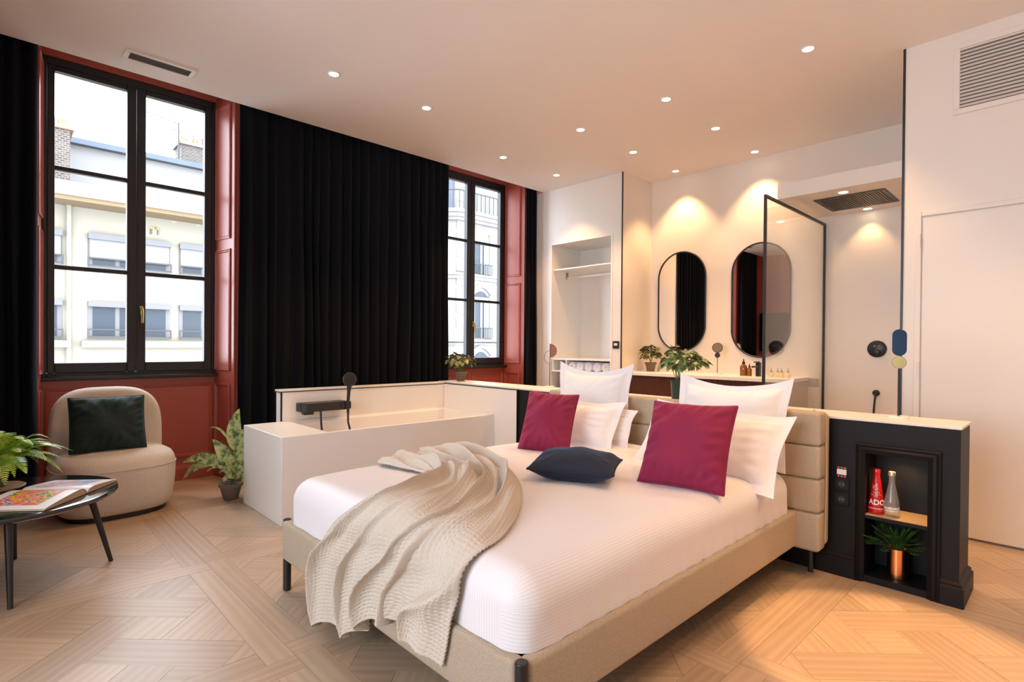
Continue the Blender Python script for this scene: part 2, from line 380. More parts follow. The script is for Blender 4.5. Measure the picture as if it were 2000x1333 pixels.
struct(w3, 'wall_west', paint, 'cream wall with a wide window beside the camera', 'wall')
w = thing('window_3', (-2.35, 1.3, .65), 'wide charcoal window out of view beside the camera', 'window', kind='structure')
fr = G()
for a, b, c, d in ((.1, 2.5, .65, .71), (.1, 2.5, 2.79, 2.85), (.1, .16, .71, 2.79), (2.44, 2.5, .71, 2.79), (1.27, 1.33, .71, 2.79)): fr.box(-2.38, -2.32, a, b, c, d)
build(fr, 'window_frame', framem, w)
for a, b in ((.16, 1.27), (1.33, 2.44)): build(bx(-2.353, -2.347, a, b, .71, 2.79), 'pane', glass, w)
# bathroom wall, closet block
wb = struct(bx(5.885, 6.0, .6, 3.80, 0, ZC), 'wall_bathroom', paint, 'cream bathroom wall with two oval mirrors', 'wall')
wc = struct(bx(4.44, 4.60, -1.5, .839, 0, ZC).box(4.6, 5.885, .70, .839, 0, ZC), 'wall_closet', paint, 'cream wall with a flush door and an air grille', 'wall')
struct(bx(4.434, 4.446, .829, .843, 0, ZC), 'trim_1', blackm, 'thin black corner trim of the cream closet wall', 'trim')
struct(bx(4.436, 4.4399, -1.5, .829, 0, .012), 'shadow_strip_closet', greyw, 'dark strip standing in for the shadow gap at the foot of the closet wall', 'shadow_strip')  # solid grey strip that paints in the shade of a gap under the wall
# door in closet wall
d1 = thing('door_1', (4.44, .3, 0), 'flush cream door in the right wall below the grille', 'door', kind='structure')
build(bx(4.424, 4.44, .730, .764, .012, 2.101).box(4.424, 4.44, -.264, -.23, .012, 2.101).box(4.424, 4.44, -.23, .730, 2.069, 2.101), 'door_frame', paint, d1, bevel=.004)
build(bx(4.431, 4.44, -.226, .724, .014, 2.063), 'door_leaf', paint, d1, bevel=.002)
for z in (1.87, 1.03, .2): build(cyl((4.422, .738, z), (4.422, .738, z+.085), .007, 10), 'hinge', steel if z < .5 else whitem, d1, smooth=40)
# wall grille
vg = thing('wall_vent', (4.44, .1, 2.687), 'cream air grille with many horizontal slats high on right wall', 'air grille')
ya, yb = -.45, .576
build(bx(4.425, 4.44, ya, yb, 2.687, 2.722).box(4.425, 4.44, ya, yb, 3.10, 3.133).box(4.425, 4.44, ya, ya+.033, 2.722, 3.10).box(4.425, 4.44, yb-.033, yb, 2.722, 3.10), 'frame', paint, vg, bevel=.003)
build(bx(4.436, 4.4395, ya+.03, yb-.03, 2.72, 3.10), 'backing', greyw, vg)
for i in range(17):
    z = 2.733+i*.0223
    build(G().prism([(4.418, ya+.033, z-.008), (4.4215, ya+.033, z-.009), (4.436, ya+.033, z+.009), (4.4325, ya+.033, z+.010)], (0, yb-ya-.066, 0)), 'slat', paint, vg)
# wardrobe wall + trim
struct(bx(5.26, 5.885, 3.668, 3.80, 0, ZC).box(5.26, 5.95, 3.80, 5.2, 2.515, ZC).box(5.26, 5.95, 4.772, 5.2, 0, 2.515).box(5.26, 5.95, 3.80, 4.772, 0, .30).box(5.86, 5.95, 3.80, 4.772, .30, 2.515),
       'wall_wardrobe', paint, 'pale wall around the open wardrobe niche', 'wall')
struct(bx(5.254, 5.266, 3.660, 3.672, 0, ZC), 'trim_2', blackm, 'thin black corner trim beside the wardrobe niche', 'trim')

# ================================================================== WINDOW WALL
def mould(org, eu, ev, en, u0, u1, v0, v1, w=.028, d=.013):
    org, eu, ev, en = map(Vector, (org, eu, ev, en)); g = G()
    prof = [(0, 0), (0, d*.7), (w*.3, d), (w*.5, d*.45), (w*.75, d*.6), (w, 0)]
    cs = [(u0, v0, 1, 1), (u1, v0, -1, 1), (u1, v1, -1, -1), (u0, v1, 1, -1)]; rings = []
    for cu, cv, su, sv in cs: rings.append([org+eu*(cu+su*a)+ev*(cv+sv*a)+en*b for a, b in prof])
    g.grid(rings+[rings[0]])
    return g
NI = [(.235, 1.532, .278, 1.465), (3.795, 5.105, 3.852, 5.038)]      # niche mouth x0,x1 at Y5.12 ; window x0,x1 at Y5.42
wwg = G()
wwg.box(-2.4, NI[0][0], 5.12, 5.55, 0, 3.62).box(NI[0][1], NI[1][0], 5.12, 5.55, 0, 3.62).box(NI[1][1], 6.0, 5.12, 5.55, 0, 3.62)
for a0, a1, b0, b1 in NI:
    wwg.box(a0, a1, 5.42, 5.55, 0, .905).box(a0, a1, 5.40, 5.55, 3.362, 3.62)
    wwg.prism([(a0, 5.12, 0), (b0, 5.42, 0), (b0, 5.55, 0), (a0, 5.55, 0)], (0, 0, 3.62)).prism([(a1, 5.12, 0), (b1, 5.42, 0), (b1, 5.55, 0), (a1, 5.55, 0)], (0, 0, 3.62))
ww = struct(wwg, 'wall_window', terra, 'terracotta panelled window wall behind the black curtains', 'wall')
for k, (a0, a1, b0, b1) in enumerate(NI):
    # panels under the window
    xm = (b0+b1)/2
    build(mould((0, 5.42, 0), (1, 0, 0), (0, 0, 1), (0, -1, 0), b0+.02, xm-.035, .20, .845), 'panel_moulding', terra, ww, smooth=50)
    build(mould((0, 5.42, 0), (1, 0, 0), (0, 0, 1), (0, -1, 0), xm+.035, b1-.02, .20, .845), 'panel_moulding', terra, ww, smooth=50)
    build(G().prism([(b0, 5.42, 0), (b0, 5.40, 0), (b0, 5.40, .10), (b0, 5.408, .125), (b0, 5.42, .135)], (b1-b0, 0, 0)), 'plinth', terra, ww)
    for side, (a, b) in enumerate(((a0, b0), (a1, b1))):
        e = Vector((b-a, .30, 0)); L_ = e.length; e.normalize(); n = Vector((e.y, -e.x, 0)) if side == 0 else Vector((-e.y, e.x, 0))
        for z0, z1 in ((.02, .84), (.955, 2.03), (2.12, 3.30)):
            build(mould((a, 5.12, 0), e, (0, 0, 1), n, .045, L_-.015, z0, z1, w=.03, d=.014), 'reveal_moulding', terra, ww, smooth=50)
        # casing on the room face
        sx_ = -1 if side == 0 else 1
        cg = G()
        for o_, wd, dp in ((0, .020, .016), (.020, .030, .026), (.050, .018, .012)):
            xa = a+sx_*o_; xb = a+sx_*(o_+wd); cg.box(min(xa, xb), max(xa, xb), 5.12-dp, 5.12, 0, 3.60)
        build(cg, 'casing', terra, ww, bevel=.004)
def window(n, x0, x1, label):
    w = thing('window_%d' % n, ((x0+x1)/2, 5.45, .905), label, 'window', kind='structure'); xm = (x0+x1)/2
    Y0, Y1 = 5.415, 5.485
    build(bx(x0, x0+.028, Y0, Y1, .925, 3.362).box(x1-.028, x1, Y0, Y1, .925, 3.362).box(x0+.028, x1-.028, Y0, Y1, 3.305, 3.362).box(x0+.028, x1-.028, Y0, Y1, .925, .955), 'window_frame', framem, w, bevel=.004)
    build(bx(x0-.035, x1+.035, 5.362, 5.49, .900, .930), 'window_sill', framem, w, bevel=.006)
    for s in (0, 1):
        a, b = (x0+.030, xm-.002) if s == 0 else (xm+.002, x1-.030)
        so = 0 if s == 0 else 1; lw, rw = (.044, .063) if s == 0 else (.063, .058)
        yf = Y0-.006
        sh = build(bx(a, a+lw, yf, Y1-.01, .957, 3.303).box(b-rw, b, yf, Y1-.01, .957, 3.303).box(a+lw, b-rw, yf, Y1-.01, 3.263, 3.303).box(a+lw, b-rw, yf, Y1-.01, .957, 1.034), 'sash', framem, w, bevel=.005)
        zs = [1.034, 1.772, 2.530, 3.263]
        for z in zs[1:3]: build(bx(a+lw, b-rw, yf+.012, Y1-.02, z-.016, z+.016), 'muntin', framem, sh, bevel=.004)
        for i in range(3): build(bx(a+lw-.004, b-rw+.004, 5.448, 5.453, zs[i]+(.014 if i else -.004), zs[i+1]-(.014 if i < 2 else -.004)), 'pane', glass, sh)
    h = bx(xm+.022, xm+.048, 5.398, 5.41, 1.43, 1.50).tube([(xm+.035, 5.40, 1.478), (xm+.035, 5.372, 1.478), (xm+.036, 5.366, 1.45), (xm+.036, 5.366, 1.36)], [.008, .008, .011, .008], 10)
    build(h, 'handle', gold, w, smooth=50)
    return w
window(1, NI[0][2], NI[0][3], 'tall charcoal casement window behind the cream armchair')
window(2, NI[1][2], NI[1][3], 'far charcoal casement window partly behind the middle curtain')

# ------------------------------------------------------------------ curtains
def curtain(x0, x1, y, nf, amp, label, seed):
    rng = np.random.default_rng(seed); n = nf*14; zs = np.linspace(.015, 3.56, 46); P = []
    ph = np.cumsum(rng.uniform(.65, 1.4, nf+1)); ph = (ph-ph[0])/(ph[-1]-ph[0])
    t = np.linspace(0, 1, n); cyc = np.interp(t, ph, np.arange(nf+1))
    am = np.interp(t, np.linspace(0, 1, nf*2+1), rng.uniform(.5, 1.15, nf*2+1))
    for z in zs:
        k = .55+.45*smoothstep(3.4, 1.2, z); wob = .10*np.sin(z*1.3+cyc*1.7)*(1-z/3.6)
        yy = y+amp*k*am*np.sin(2*pi*(cyc+wob))+.012*np.sin(z*2.1+t*9)*(1-z/3.6)
        xx = x0+(x1-x0)*t+.012*np.sin(z*1.7+t*23)*(1-z/3.6)*np.minimum(1, 8*np.minimum(t, 1-t))
        P.append([(a, b, z) for a, b in zip(xx, yy)])
    o = build(G().grid(P), 'curtain', velvet, smooth=80)
    so = o.modifiers.new('thick', 'SOLIDIFY'); so.thickness = .004
    return tag(o, label, 'curtain', 'velvet curtains along the window wall')
curtain(-.58, .232, 5.0, 8, .045, 'midnight velvet curtain at the left edge beside the armchair', 1)
curtain(1.545, 3.775, 5.0, 21, .045, 'wide black velvet curtain hanging between the two windows', 2)
curtain(5.055, 5.245, 5.02, 3, .04, 'narrow black velvet curtain between far window and wardrobe', 3)

# ================================================================== HALF WALL (headboard wall)
HX0, HX1 = 3.243, 3.53
hw = G()
hw.box(HX0, HX1, .757, 4.44, 0, .823).box(HX0, HX1, .376, .497, 0, .823).box(HX0, HX1, .497, .757, .67, .823).box(HX0, HX1, .497, .757, 0, .034).box(HX0+.215, HX1, .497, .757, .034, .67)
wh = struct(hw, 'wall_headboard', blackp, 'low black partition wall behind the bed headboard', 'wall')
build(bx(HX0-.006, HX1+.02, .372, 4.445, .823, .836), 'cap', capm, wh, bevel=.002)
build(bx(HX0-.012, HX0, 3.31, 4.335, 0, .815), 'white_cladding', tubm, wh)
build(bx(HX0-.014, HX0, 3.30, 3.31, 0, .823).box(HX0-.014, HX0, 3.31, 4.33, .815, .823), 'edge_trim', blackm, wh)
pprof = [(0, 0), (-.020, 0), (-.020, .088), (-.012, .094), (-.013, .104), (-.006, .112), (0, .116)]
build(G().prism([(HX0+a, .795, z) for a, z in pprof], (0, 2.5, 0)), 'plinth', blackp, wh)
g = G()
ring = lambda f: [f(a, z) for a, z in pprof]
g.grid([ring(lambda a, z: (HX0+a, .445, z)), ring(lambda a, z: (HX0+a, .376+a, z)), ring(lambda a, z: (HX1-a, .376+a, z)), ring(lambda a, z: (HX1-a, .60, z))])
g.f += [tuple(range(7))]
build(g, 'plinth', blackp, wh)
# moulding around the niche, legs run to the floor
mp_ = [(0, 0), (0, .016), (.010, .022), (.018, .014), (.030, .018), (.042, .010), (.052, .004), (.052, 0)]
g = G(); g.grid([[(HX0-b, .445+a, 0) for a, b in mp_], [(HX0-b, .445+a, .712-a) for a, b in mp_], [(HX0-b, .795-a*.75, .712-a) for a, b in mp_], [(HX0-b, .795-a*.75, 0) for a, b in mp_]])
build(g, 'niche_moulding', blackp, wh, smooth=30)
build(bx(HX0+.004, HX0+.215, .497, .757, .326, .343), 'niche_shelf', blackp, wh)
build(bx(HX0+.006, HX0+.215, .498, .756, .343, .3455), 'shelf_top', oakboard, wh)
# switch plate and sockets on the half wall
sp = thing('switch_plate', (HX0, .861, .50), 'small white display switch with red lights on black wall', 'switch')
build(bx(HX0-.006, HX0, .836, .886, .515, .575), 'plate', blackm, sp, bevel=.002)
build(bx(HX0-.008, HX0-.006, .839, .883, .532, .560), 'display', whitem, sp)
for z in (.523, .568):
    for y in (.846, .861, .876): build(bx(HX0-.008, HX0-.006, y-.003, y+.003, z-.002, z+.002), 'indicator', redled, sp)
for z, lab in ((.482, 'black wall socket just under the white display switch'), (.402, 'lower black wall socket beside the lit niche')):
    s_ = thing('wall_socket', (HX0, .861, z), lab, 'socket')
    build(bx(HX0-.006, HX0, .826, .896, z-.034, z+.034), 'plate', blackp, s_, bevel=.003)
    build(G().lathe([(.019, -.0065), (.019, -.0075), (.017, -.0075), (.016, -.0062)], (HX0, .861, z), 20, 'x'), 'socket_ring', mat('socket_black', (.03, .03, .03), .25), s_, smooth=40)
    for y in (.854, .868): build(cyl((HX0-.0078, y, z), (HX0-.0062, y, z), .0025, 8), 'contact', steel, s_)

# ================================================================== BATHTUB corner
TX0, TX1, TY0, TY1, TZ = 1.372, HX0-.0125, 3.593, 4.335, .585
tb = thing('bathtub', ((TX0+TX1)/2, (TY0+TY1)/2, 0), 'white built-in bathtub with flat deck at the foot of the curtain', 'bathtub')
bx0, bx1, by0, by1 = 1.70, TX1-.001, TY0+.028, TY1-.02
build(bx(TX0, TX1, TY0, by0, 0, TZ), 'front_panel', tubm, tb, bevel=.003)
build(bx(TX0, bx0, by0, TY1, 0, TZ).box(bx0, TX1, by1, TY1, 0, TZ), 'deck', tubm, tb, bevel=.003)
g = G(); bz = .12; ins = [(0, TZ-.004), (.012, TZ-.02), (.05, .30), (.10, .16), (.18, bz)]
rings = []
for d, z in ins:
    a0, a1, c0, c1 = bx0+d*1.5, bx1-d*1.3, by0+d*.8, by1-d*.8
    rings.append([(a0, c0, z), (a1, c0, z), (a1, c1, z), (a0, c1, z)])
g.grid(rings, wrap=True); g.f.append((16, 17, 18, 19))
build(g, 'basin', tubm, tb)
wt = struct(bx(1.650, HX0-.0125, 4.337, 4.44, 0, .812), 'wall_tub', tubm, 'low white wall along the back of the bathtub', 'wall')
build(bx(1.640, HX0-.013, 4.333, 4.444, .820, .832), 'cap', capm, wt)
build(bx(1.641, HX0-.013, 4.3335, 4.4435, .812, .820).box(1.6455, 1.6565, 4.3325, 4.345, TZ, .812), 'edge_trim', blackm, wt)
# tap
tp = thing('bath_mixer', (1.93, 4.33, TZ), 'black bath mixer shelf with round hand shower on tub wall', 'bath tap')
yb_ = 4.3365
g = G(); out = []
for x, y in ((1.765, yb_), (1.765, 4.245), (1.80, 4.212), (2.135, 4.212), (2.15, 4.225), (2.15, yb_)): out.append((x, y, .655))
build(G().prism(out, (0, 0, .07)), 'mixer_body', blackm, tp, bevel=.006)
build(bx(1.79, 1.87, 4.235, 4.29, .632, .656), 'spout', blackm, tp, bevel=.004)
build(cyl((2.10, 4.214, .69), (2.10, 4.204, .69), .013), 'button', blackm, tp, smooth=40)
build(bx(2.128, 2.172, 4.196, 4.24, .66, .722), 'holder', blackm, tp, bevel=.006)
hs = build(G().tube([(2.15, 4.21, .62), (2.15, 4.21, .72), (2.15, 4.20, .80), (2.15, 4.19, .86)], [.011, .013, .014, .022], 14), 'hand_shower', blackm, tp, smooth=50)
build(G().lathe([(.052, -.012), (.060, -.006), (.060, .006), (.050, .014)], (2.15, 4.185, .905), 28, 'y'), 'shower_head', blackm, hs, smooth=40)
build(G().tube([(2.15, 4.21, .63), (2.148, 4.205, .55), (2.16, 4.19, .48), (2.18, 4.17, .40), (2.15, 4.15, .30), (2.0, 4.15, .22), (1.93, 4.17, .30), (1.925, 4.20, .45), (1.925, 4.225, .56), (1.925, 4.235, .66)], .0085, 10), 'hose', blackm, tp, smooth=60)

# ================================================================== BATHROOM: vanity, mirrors, shower
VX = 5.32
vt = thing('vanity_cabinet', (5.6, 2.75, .30), 'wall-hung vanity cabinet with fluted dark walnut front', 'vanity')
build(bx(VX+.012, 5.884, 1.875, 3.665, .42, .868), 'body', tanp, vt)
g = G(); y = 1.877
while y < 3.655:
    g.prism([(VX+.012, y, .425), (VX, y+.003, .425), (VX, y+.014, .425), (VX+.012, y+.017, .425)], (0, 0, .44)); y += .0185
build(g, 'fluted_front', walnut, vt, kind='stuff')
ct = tag(build(bx(VX-.02, 5.885, 1.86, 3.667, .868, .905), 'vanity_counter', marble, bevel=.003), 'long white stone counter on the walnut vanity', 'counter')
def oval_mirror(y0, y1, z0, z1, label):
    r = (y1-y0)/2; yc = (y0+y1)/2; pts = []
    for k in range(33): a = pi*k/32; pts.append((yc-r*cos(a), z1-r+r*sin(a)))
    for k in range(33): a = pi*k/32; pts.append((yc+r*cos(a), z0+r-r*sin(a)))
    t = thing('oval_mirror', (5.885, yc, z0), label, 'mirror')
    build(G().prism([(5.872, y, z) for y, z in pts], (.013, 0, 0)), 'mirror_glass', mirrorm, t)
    build(G().tube([(5.868, y, z) for y, z in pts[:33]+pts[34:65]], .008, 8, closed=True), 'mirror_frame', blackm, t, smooth=60)
oval_mirror(2.952, 3.556, 1.146, 2.312, 'tall oval mirror reflecting the black curtain, above leafy plant')
oval_mirror(2.043, 2.648, 1.094, 2.303, 'tall oval mirror reflecting the terracotta wall, behind glass panel edge')
# faucet
fc = thing('basin_faucet', (5.6, 2.25, .905), 'square black basin faucet beside the amber bottles', 'faucet')
build(bx(5.585, 5.63, 2.226, 2.268, .905, 1.045), 'faucet_body', blackm, fc, bevel=.003)
build(bx(5.46, 5.59, 2.235, 2.259, .995, 1.012), 'spout', blackm, fc, bevel=.003); build(bx(5.50, 5.625, 2.238, 2.256, 1.045, 1.055), 'lever', blackm, fc, bevel=.002)
def amber_bottle(x, y, h, r, label):
    t = thing('amber_bottle', (x, y, .905), label, 'bottle', 'amber bottles on the vanity')
    build(G().lathe([(r*.9, 0), (r, .006), (r, h*.52), (r*.85, h*.60), (r*.40, h*.68), (r*.38, h*.72)], (x, y, .905), 20), 'bottle_body', amber, t, smooth=50)
    build(G().lathe([(r*.44, h*.72), (r*.44, h*.82), (r*.22, h*.84), (r*.14, h), (r*.05, h)], (x, y, .905), 16), 'dropper_cap', blackm, t, smooth=50)
amber_bottle(5.6, 2.395, .172, .036, 'larger amber dropper bottle on the vanity counter')
amber_bottle(5.6, 2.335, .125, .024, 'smaller amber dropper bottle next to the black faucet')
clearliq = mat('pale_cosmetic', (.78, .62, .36), .2, coat=.5)
for i, (yy, lab) in enumerate(((2.118, 'leftmost of four tiny pale dropper bottles'), (2.058, 'second of four tiny pale dropper bottles'), (2.022, 'third of four tiny pale dropper bottles'), (1.962, 'rightmost of four tiny pale dropper bottles'))):
    t = thing('dropper_bottle', (5.6, yy, .905), lab+' on the counter', 'bottle', 'tiny dropper bottles')
    build(G().lathe([(.021, 0), (.022, .004), (.022, .036), (.010, .046)], (5.6, yy, .905), 18), 'bottle_body', clearliq, t, smooth=50)
    build(G().lathe([(.011, .046), (.011, .062), (.005, .066), (.003, .09)], (5.6, yy, .905), 14), 'dropper_cap', greys, t, smooth=50)
tag(build(bx(5.880, 5.885, 1.772, 1.868, .812, .894), 'socket_plate', greys, bevel=.002), 'grey rectangular wall plate between counter and glass panel', 'wall plate')
# shower glass
sg = thing('shower_screen', (5.15, 1.735, 0), 'tall clear glass shower panel in thin black frame', 'shower screen')
GX = 4.420
build(bx(GX, GX+.022, 1.725, 1.745, 0, 2.41).box(5.865, 5.885, 1.725, 1.745, 0, 2.41).box(GX+.022, 5.865, 1.725, 1.745, 2.388, 2.41).box(GX+.022, 5.865, 1.725, 1.745, 0, .02), 'frame', blackm, sg, bevel=.002)
build(bx(GX+.02, 5.866, 1.732, 1.738, .018, 2.39), 'pane', shglass, sg)
tag(build(bx(4.905, 5.885, .839, 1.822, 2.477, 2.602), 'shower_canopy', paint, kind='structure'), 'boxed shower ceiling lowered under the bathroom ceiling', 'soffit')
rh = thing('rain_shower', (5.405, 1.352, 2.465), 'large square black rain shower head set in shower ceiling', 'shower head')
build(bx(5.148, 5.665, 1.093, 1.612, 2.468, 2.477), 'plate', mat('bronze_plate', (.055, .045, .037), .4, .6), rh)
ribm = mat('bronze_rib', (.075, .062, .05), .45, .5)
for i in range(22): build(bx(5.19, 5.625, 1.125+i*.0208, 1.1335+i*.0208, 2.464, 2.468), 'rib', ribm, rh)
for x in (5.172, 5.642):
    for y in (1.115, 1.590): build(cyl((x, y, 2.466), (x, y, 2.4685), .008, 10), 'screw', blackm, rh)
mx = thing('shower_control', (5.885, 1.29, 1.11), 'round black shower control with knob on cream wall', 'shower control')
build(G().lathe([(.077, 0), (.077, -.010), (.072, -.014)], (5.885, 1.29, 1.192), 36, 'x'), 'plate', mat('gunmetal', (.035, .036, .040), .35, .4), mx, smooth=40)
for y in (1.308, 1.272): build(G().lathe([(.013, -.014), (.013, -.020), (.010, -.021)], (5.885, y, 1.217), 18, 'x'), 'button', mat('button_grey', (.09, .09, .095), .3), mx, smooth=40)
build(G().lathe([(.026, -.014), (.024, -.045), (.020, -.047)], (5.885, 1.286, 1.162), 20, 'x').box(5.835, 5.85, 1.278, 1.294, 1.15, 1.19), 'knob', blackm, mx, smooth=40)
hh = thing('hose_outlet', (5.885, 1.292, .5), 'small black hose outlet below the round shower control', 'shower hose')
build(G().lathe([(.029, 0), (.029, -.012), (.018, -.016), (.016, -.04)], (5.885, 1.292, .787), 20, 'x'), 'rosette', blackm, hh, smooth=40)
build(G().tube([(5.855, 1.292, .787), (5.848, 1.293, .76), (5.85, 1.30, .68), (5.853, 1.306, .58), (5.855, 1.308, .48), (5.855, 1.300, .40)], .008, 10), 'hose', blackm, hh, smooth=60)

# ================================================================== WARDROBE
wd = thing('wardrobe', (5.55, 4.286, .30), 'open built-in white wardrobe niche with shelf and rail', 'wardrobe')
build(bx(5.262, 5.86, 4.755, 4.772, .30, 2.515).box(5.262, 5.86, 3.80, 3.817, .30, 2.515).box(5.262, 5.86, 3.817, 4.755, 2.497, 2.515).box(5.845, 5.86, 3.817, 4.755, .30, 2.497), 'carcass', whitem, wd, bevel=.002)
build(bx(5.256, 5.262, 4.752, 4.776, .30, 2.519).box(5.256, 5.262, 3.796, 3.82, .30, 2.519).box(5.256, 5.262, 3.82, 4.752, 2.500, 2.519), 'edge_frame', whitem, wd)
build(bx(5.29, 5.84, 3.817, 4.755, 2.17, 2.188), 'upper_shelf', whitem, wd, bevel=.002)
rl = build(cyl((5.56, 3.817, 2.10), (5.56, 4.755, 2.10), .011, 12), 'clothes_rail', whitem, wd, smooth=50)
for y in (3.823, 4.749): build(bx(5.545, 5.575, y-.006, y+.006, 2.085, 2.17), 'rail_bracket', greys, rl)
build(bx(5.27, 5.845, 3.817, 4.755, 1.016, 1.034), 'drawer_deck', whitem, wd, bevel=.002)
build(bx(5.27, 5.845, 3.817, 4.755, .862, .880), 'lower_shelf', whitem, wd, bevel=.002)
build(bx(5.27, 5.845, 3.817, 4.755, .60, .618), 'bottom_shelf', whitem, wd, bevel=.002)
build(bx(5.27, 5.84, 4.50, 4.514, .88, 1.016).box(5.27, 5.84, 4.726, 4.742, .88, 1.016), 'divider', whitem, wd)
towel = mat('white_terry', (.80, .80, .86), .95, bump=(300, .8, .004))
tn = ['first rolled white towel beside the wardrobe divider', 'second rolled white towel from the wardrobe divider', 'third rolled white towel from the wardrobe divider', 'fourth rolled white towel from the wardrobe divider', 'last rolled white towel against right wardrobe side']
for i in range(5):
    yc = 4.435-i*.13; sp_ = []
    for k in range(60):
        a = k*.42; r = .014+.047*k/59; sp_.append((yc+r*cos(a), .943+r*sin(a)))
    g = G().grid([[(5.30, a, b) for a, b in sp_], [(5.72, a, b) for a, b in sp_]])
    o = build(g, 'rolled_towel', towel, smooth=80); so = o.modifiers.new('thick', 'SOLIDIFY'); so.thickness = .012
    tag(o, tn[i], 'towel', 'rolled towels in the wardrobe')
bg_ = thing('drawstring_bag', (5.42, 4.62, .618), 'small dark bag on wardrobe shelf behind white pillow', 'bag')
build(G().lathe([(.06, 0), (.085, .02), (.09, .09), (.06, .145), (.022, .165)], (5.42, 4.62, .618), 20), 'pouch', navy, bg_, smooth=60)
build(G().lathe([(.022, .165), (.03, .172), (.045, .20), (.02, .197)], (5.42, 4.62, .618), 16), 'gathered_top', whitem, bg_, smooth=60)
sw = thing('light_switch', (5.26, 3.737, 1.17), 'dark square light switch beside the wardrobe niche', 'switch')
build(bx(5.252, 5.26, 3.692, 3.782, 1.170, 1.258), 'plate', mat('plum_plate', (.02, .012, .014), .4), sw, bevel=.002)
build(bx(5.249, 5.252, 3.716, 3.760, 1.205, 1.232), 'rocker', whitem, sw)

# ================================================================== DOWNLIGHTS
def downlight(x, y, z, label, power=SPOT_W, group='recessed ceiling downlights', size=90, blend=.55):
    t = thing('downlight', (x, y, z-.006), label, 'downlight', group)
    build(G().lathe([(.034, -.001), (.036, -.006), (.046, -.004), (.047, 0), (.034, 0)], (x, y, z), 28), 'ring', whitem, t, smooth=50)
    build(G().lathe([(.0335, 0), (.0335, -.0035), (.028, -.0045)], (x, y, z), 24), 'lamp', lampm, t, smooth=50)
    l = bpy.data.lights.new('downlight_lamp', 'SPOT'); l.energy = power; l.color = WARM; l.spot_size = radians(size); l.spot_blend = blend; l.shadow_soft_size = .03
    o = bpy.data.objects.new('downlight_lamp', l); COL.objects.link(o); o.location = (0, 0, -.012); o.parent = t
for x, y, lab in ((1.843, 3.863, 'leftmost warm ceiling downlight above the bathtub deck'), (2.67, 3.859, 'warm ceiling downlight above the middle of the bathtub'),
                  (3.956, 4.286, 'warm ceiling downlight in front of the far window'), (4.814, 4.289, 'warm ceiling downlight nearest the open wardrobe'),
                  (3.958, 3.232, 'warm ceiling downlight behind the bed, second from far window'), (4.80, 3.22, 'warm ceiling downlight beside the wardrobe corner trim'),
                  (5.66, 3.224, 'warm ceiling downlight above the oval mirror reflecting the curtain'), (3.961, 2.347, 'warm ceiling downlight above the space behind the headboard'),
                  (4.812, 2.338, 'warm ceiling downlight in the middle of the bathroom ceiling'), (5.668, 2.332, 'warm ceiling downlight close to the wall beside the shower canopy'),
                  (3.966, 1.286, 'nearest and rightmost warm ceiling downlight in view')): downlight(x, y, ZC, lab)
for x, y in ((2.2, .45), (3.2, .0), (2.7, -.75)): downlight(x, y, ZC, 'warm ceiling downlight out of view above the camera', group='downlights out of view')
downlight(2.56, .47, ZC, 'narrow warm downlight out of view lighting the floor beside the bed', 480, 'downlights out of view', 22, .3)
downlight(5.038, 1.354, 2.477, 'shower ceiling downlight in front of the rain head', 10); downlight(5.783, 1.354, 2.477, 'shower ceiling downlight behind the rain head', 10)
# lamp in the top of the niche
nl = thing('niche_light', (HX0+.11, .627, .664), 'small warm light set into the top of black niche', 'light')
build(G().lathe([(.018, .006), (.018, .001), (.014, 0)], (HX0+.11, .627, .664), 20), 'lamp', lampm, nl, smooth=50)
l = bpy.data.lights.new('niche_lamp', 'SPOT'); l.energy = 4.5; l.color = (1, .66, .30); l.spot_size = radians(120); l.spot_blend = .6; l.shadow_soft_size = .01
o = bpy.data.objects.new('niche_lamp', l); COL.objects.link(o); o.location = (0, 0, -.006); o.parent = nl
# ceiling diffuser
av = thing('ceiling_vent', (.884, 4.607, ZC-.012), 'white slotted air diffuser in ceiling above the left window', 'air vent')
x0, x1, y0, y1 = .667, 1.101, 4.533, 4.682
build(bx(x0, x1, y0, y0+.022, ZC-.012, ZC).box(x0, x1, y1-.022, y1, ZC-.012, ZC).box(x0, x0+.03, y0+.022, y1-.022, ZC-.012, ZC).box(x1-.03, x1, y0+.022, y1-.022, ZC-.012, ZC), 'frame', whitem, av, bevel=.003)
build(bx(x0+.03, x1-.03, y0+.022, y1-.022, ZC-.003, ZC-.0005), 'backing', mat('duct_dark', (.05, .045, .04), .8), av)
for i in range(7): build(G().prism([(x0+.03, y0+.028+i*.0145, ZC-.011), (x0+.03, y0+.031+i*.0145, ZC-.0115), (x0+.03, y0+.036+i*.0145, ZC-.003), (x0+.03, y0+.033+i*.0145, ZC-.003)], (x1-x0-.06, 0, 0)), 'slat', greyw, av)
# TV
tv = thing('television', (-.61, 4.33, 1.1), 'large flat television seen only in the oval mirror', 'television')
build(bx(-.62, -.58, 3.45, 4.93, 1.10, 1.95), 'tv_body', blackm, tv, bevel=.004); build(bx(-.5805, -.5785, 3.462, 4.918, 1.112, 1.938), 'screen', tvm, tv)

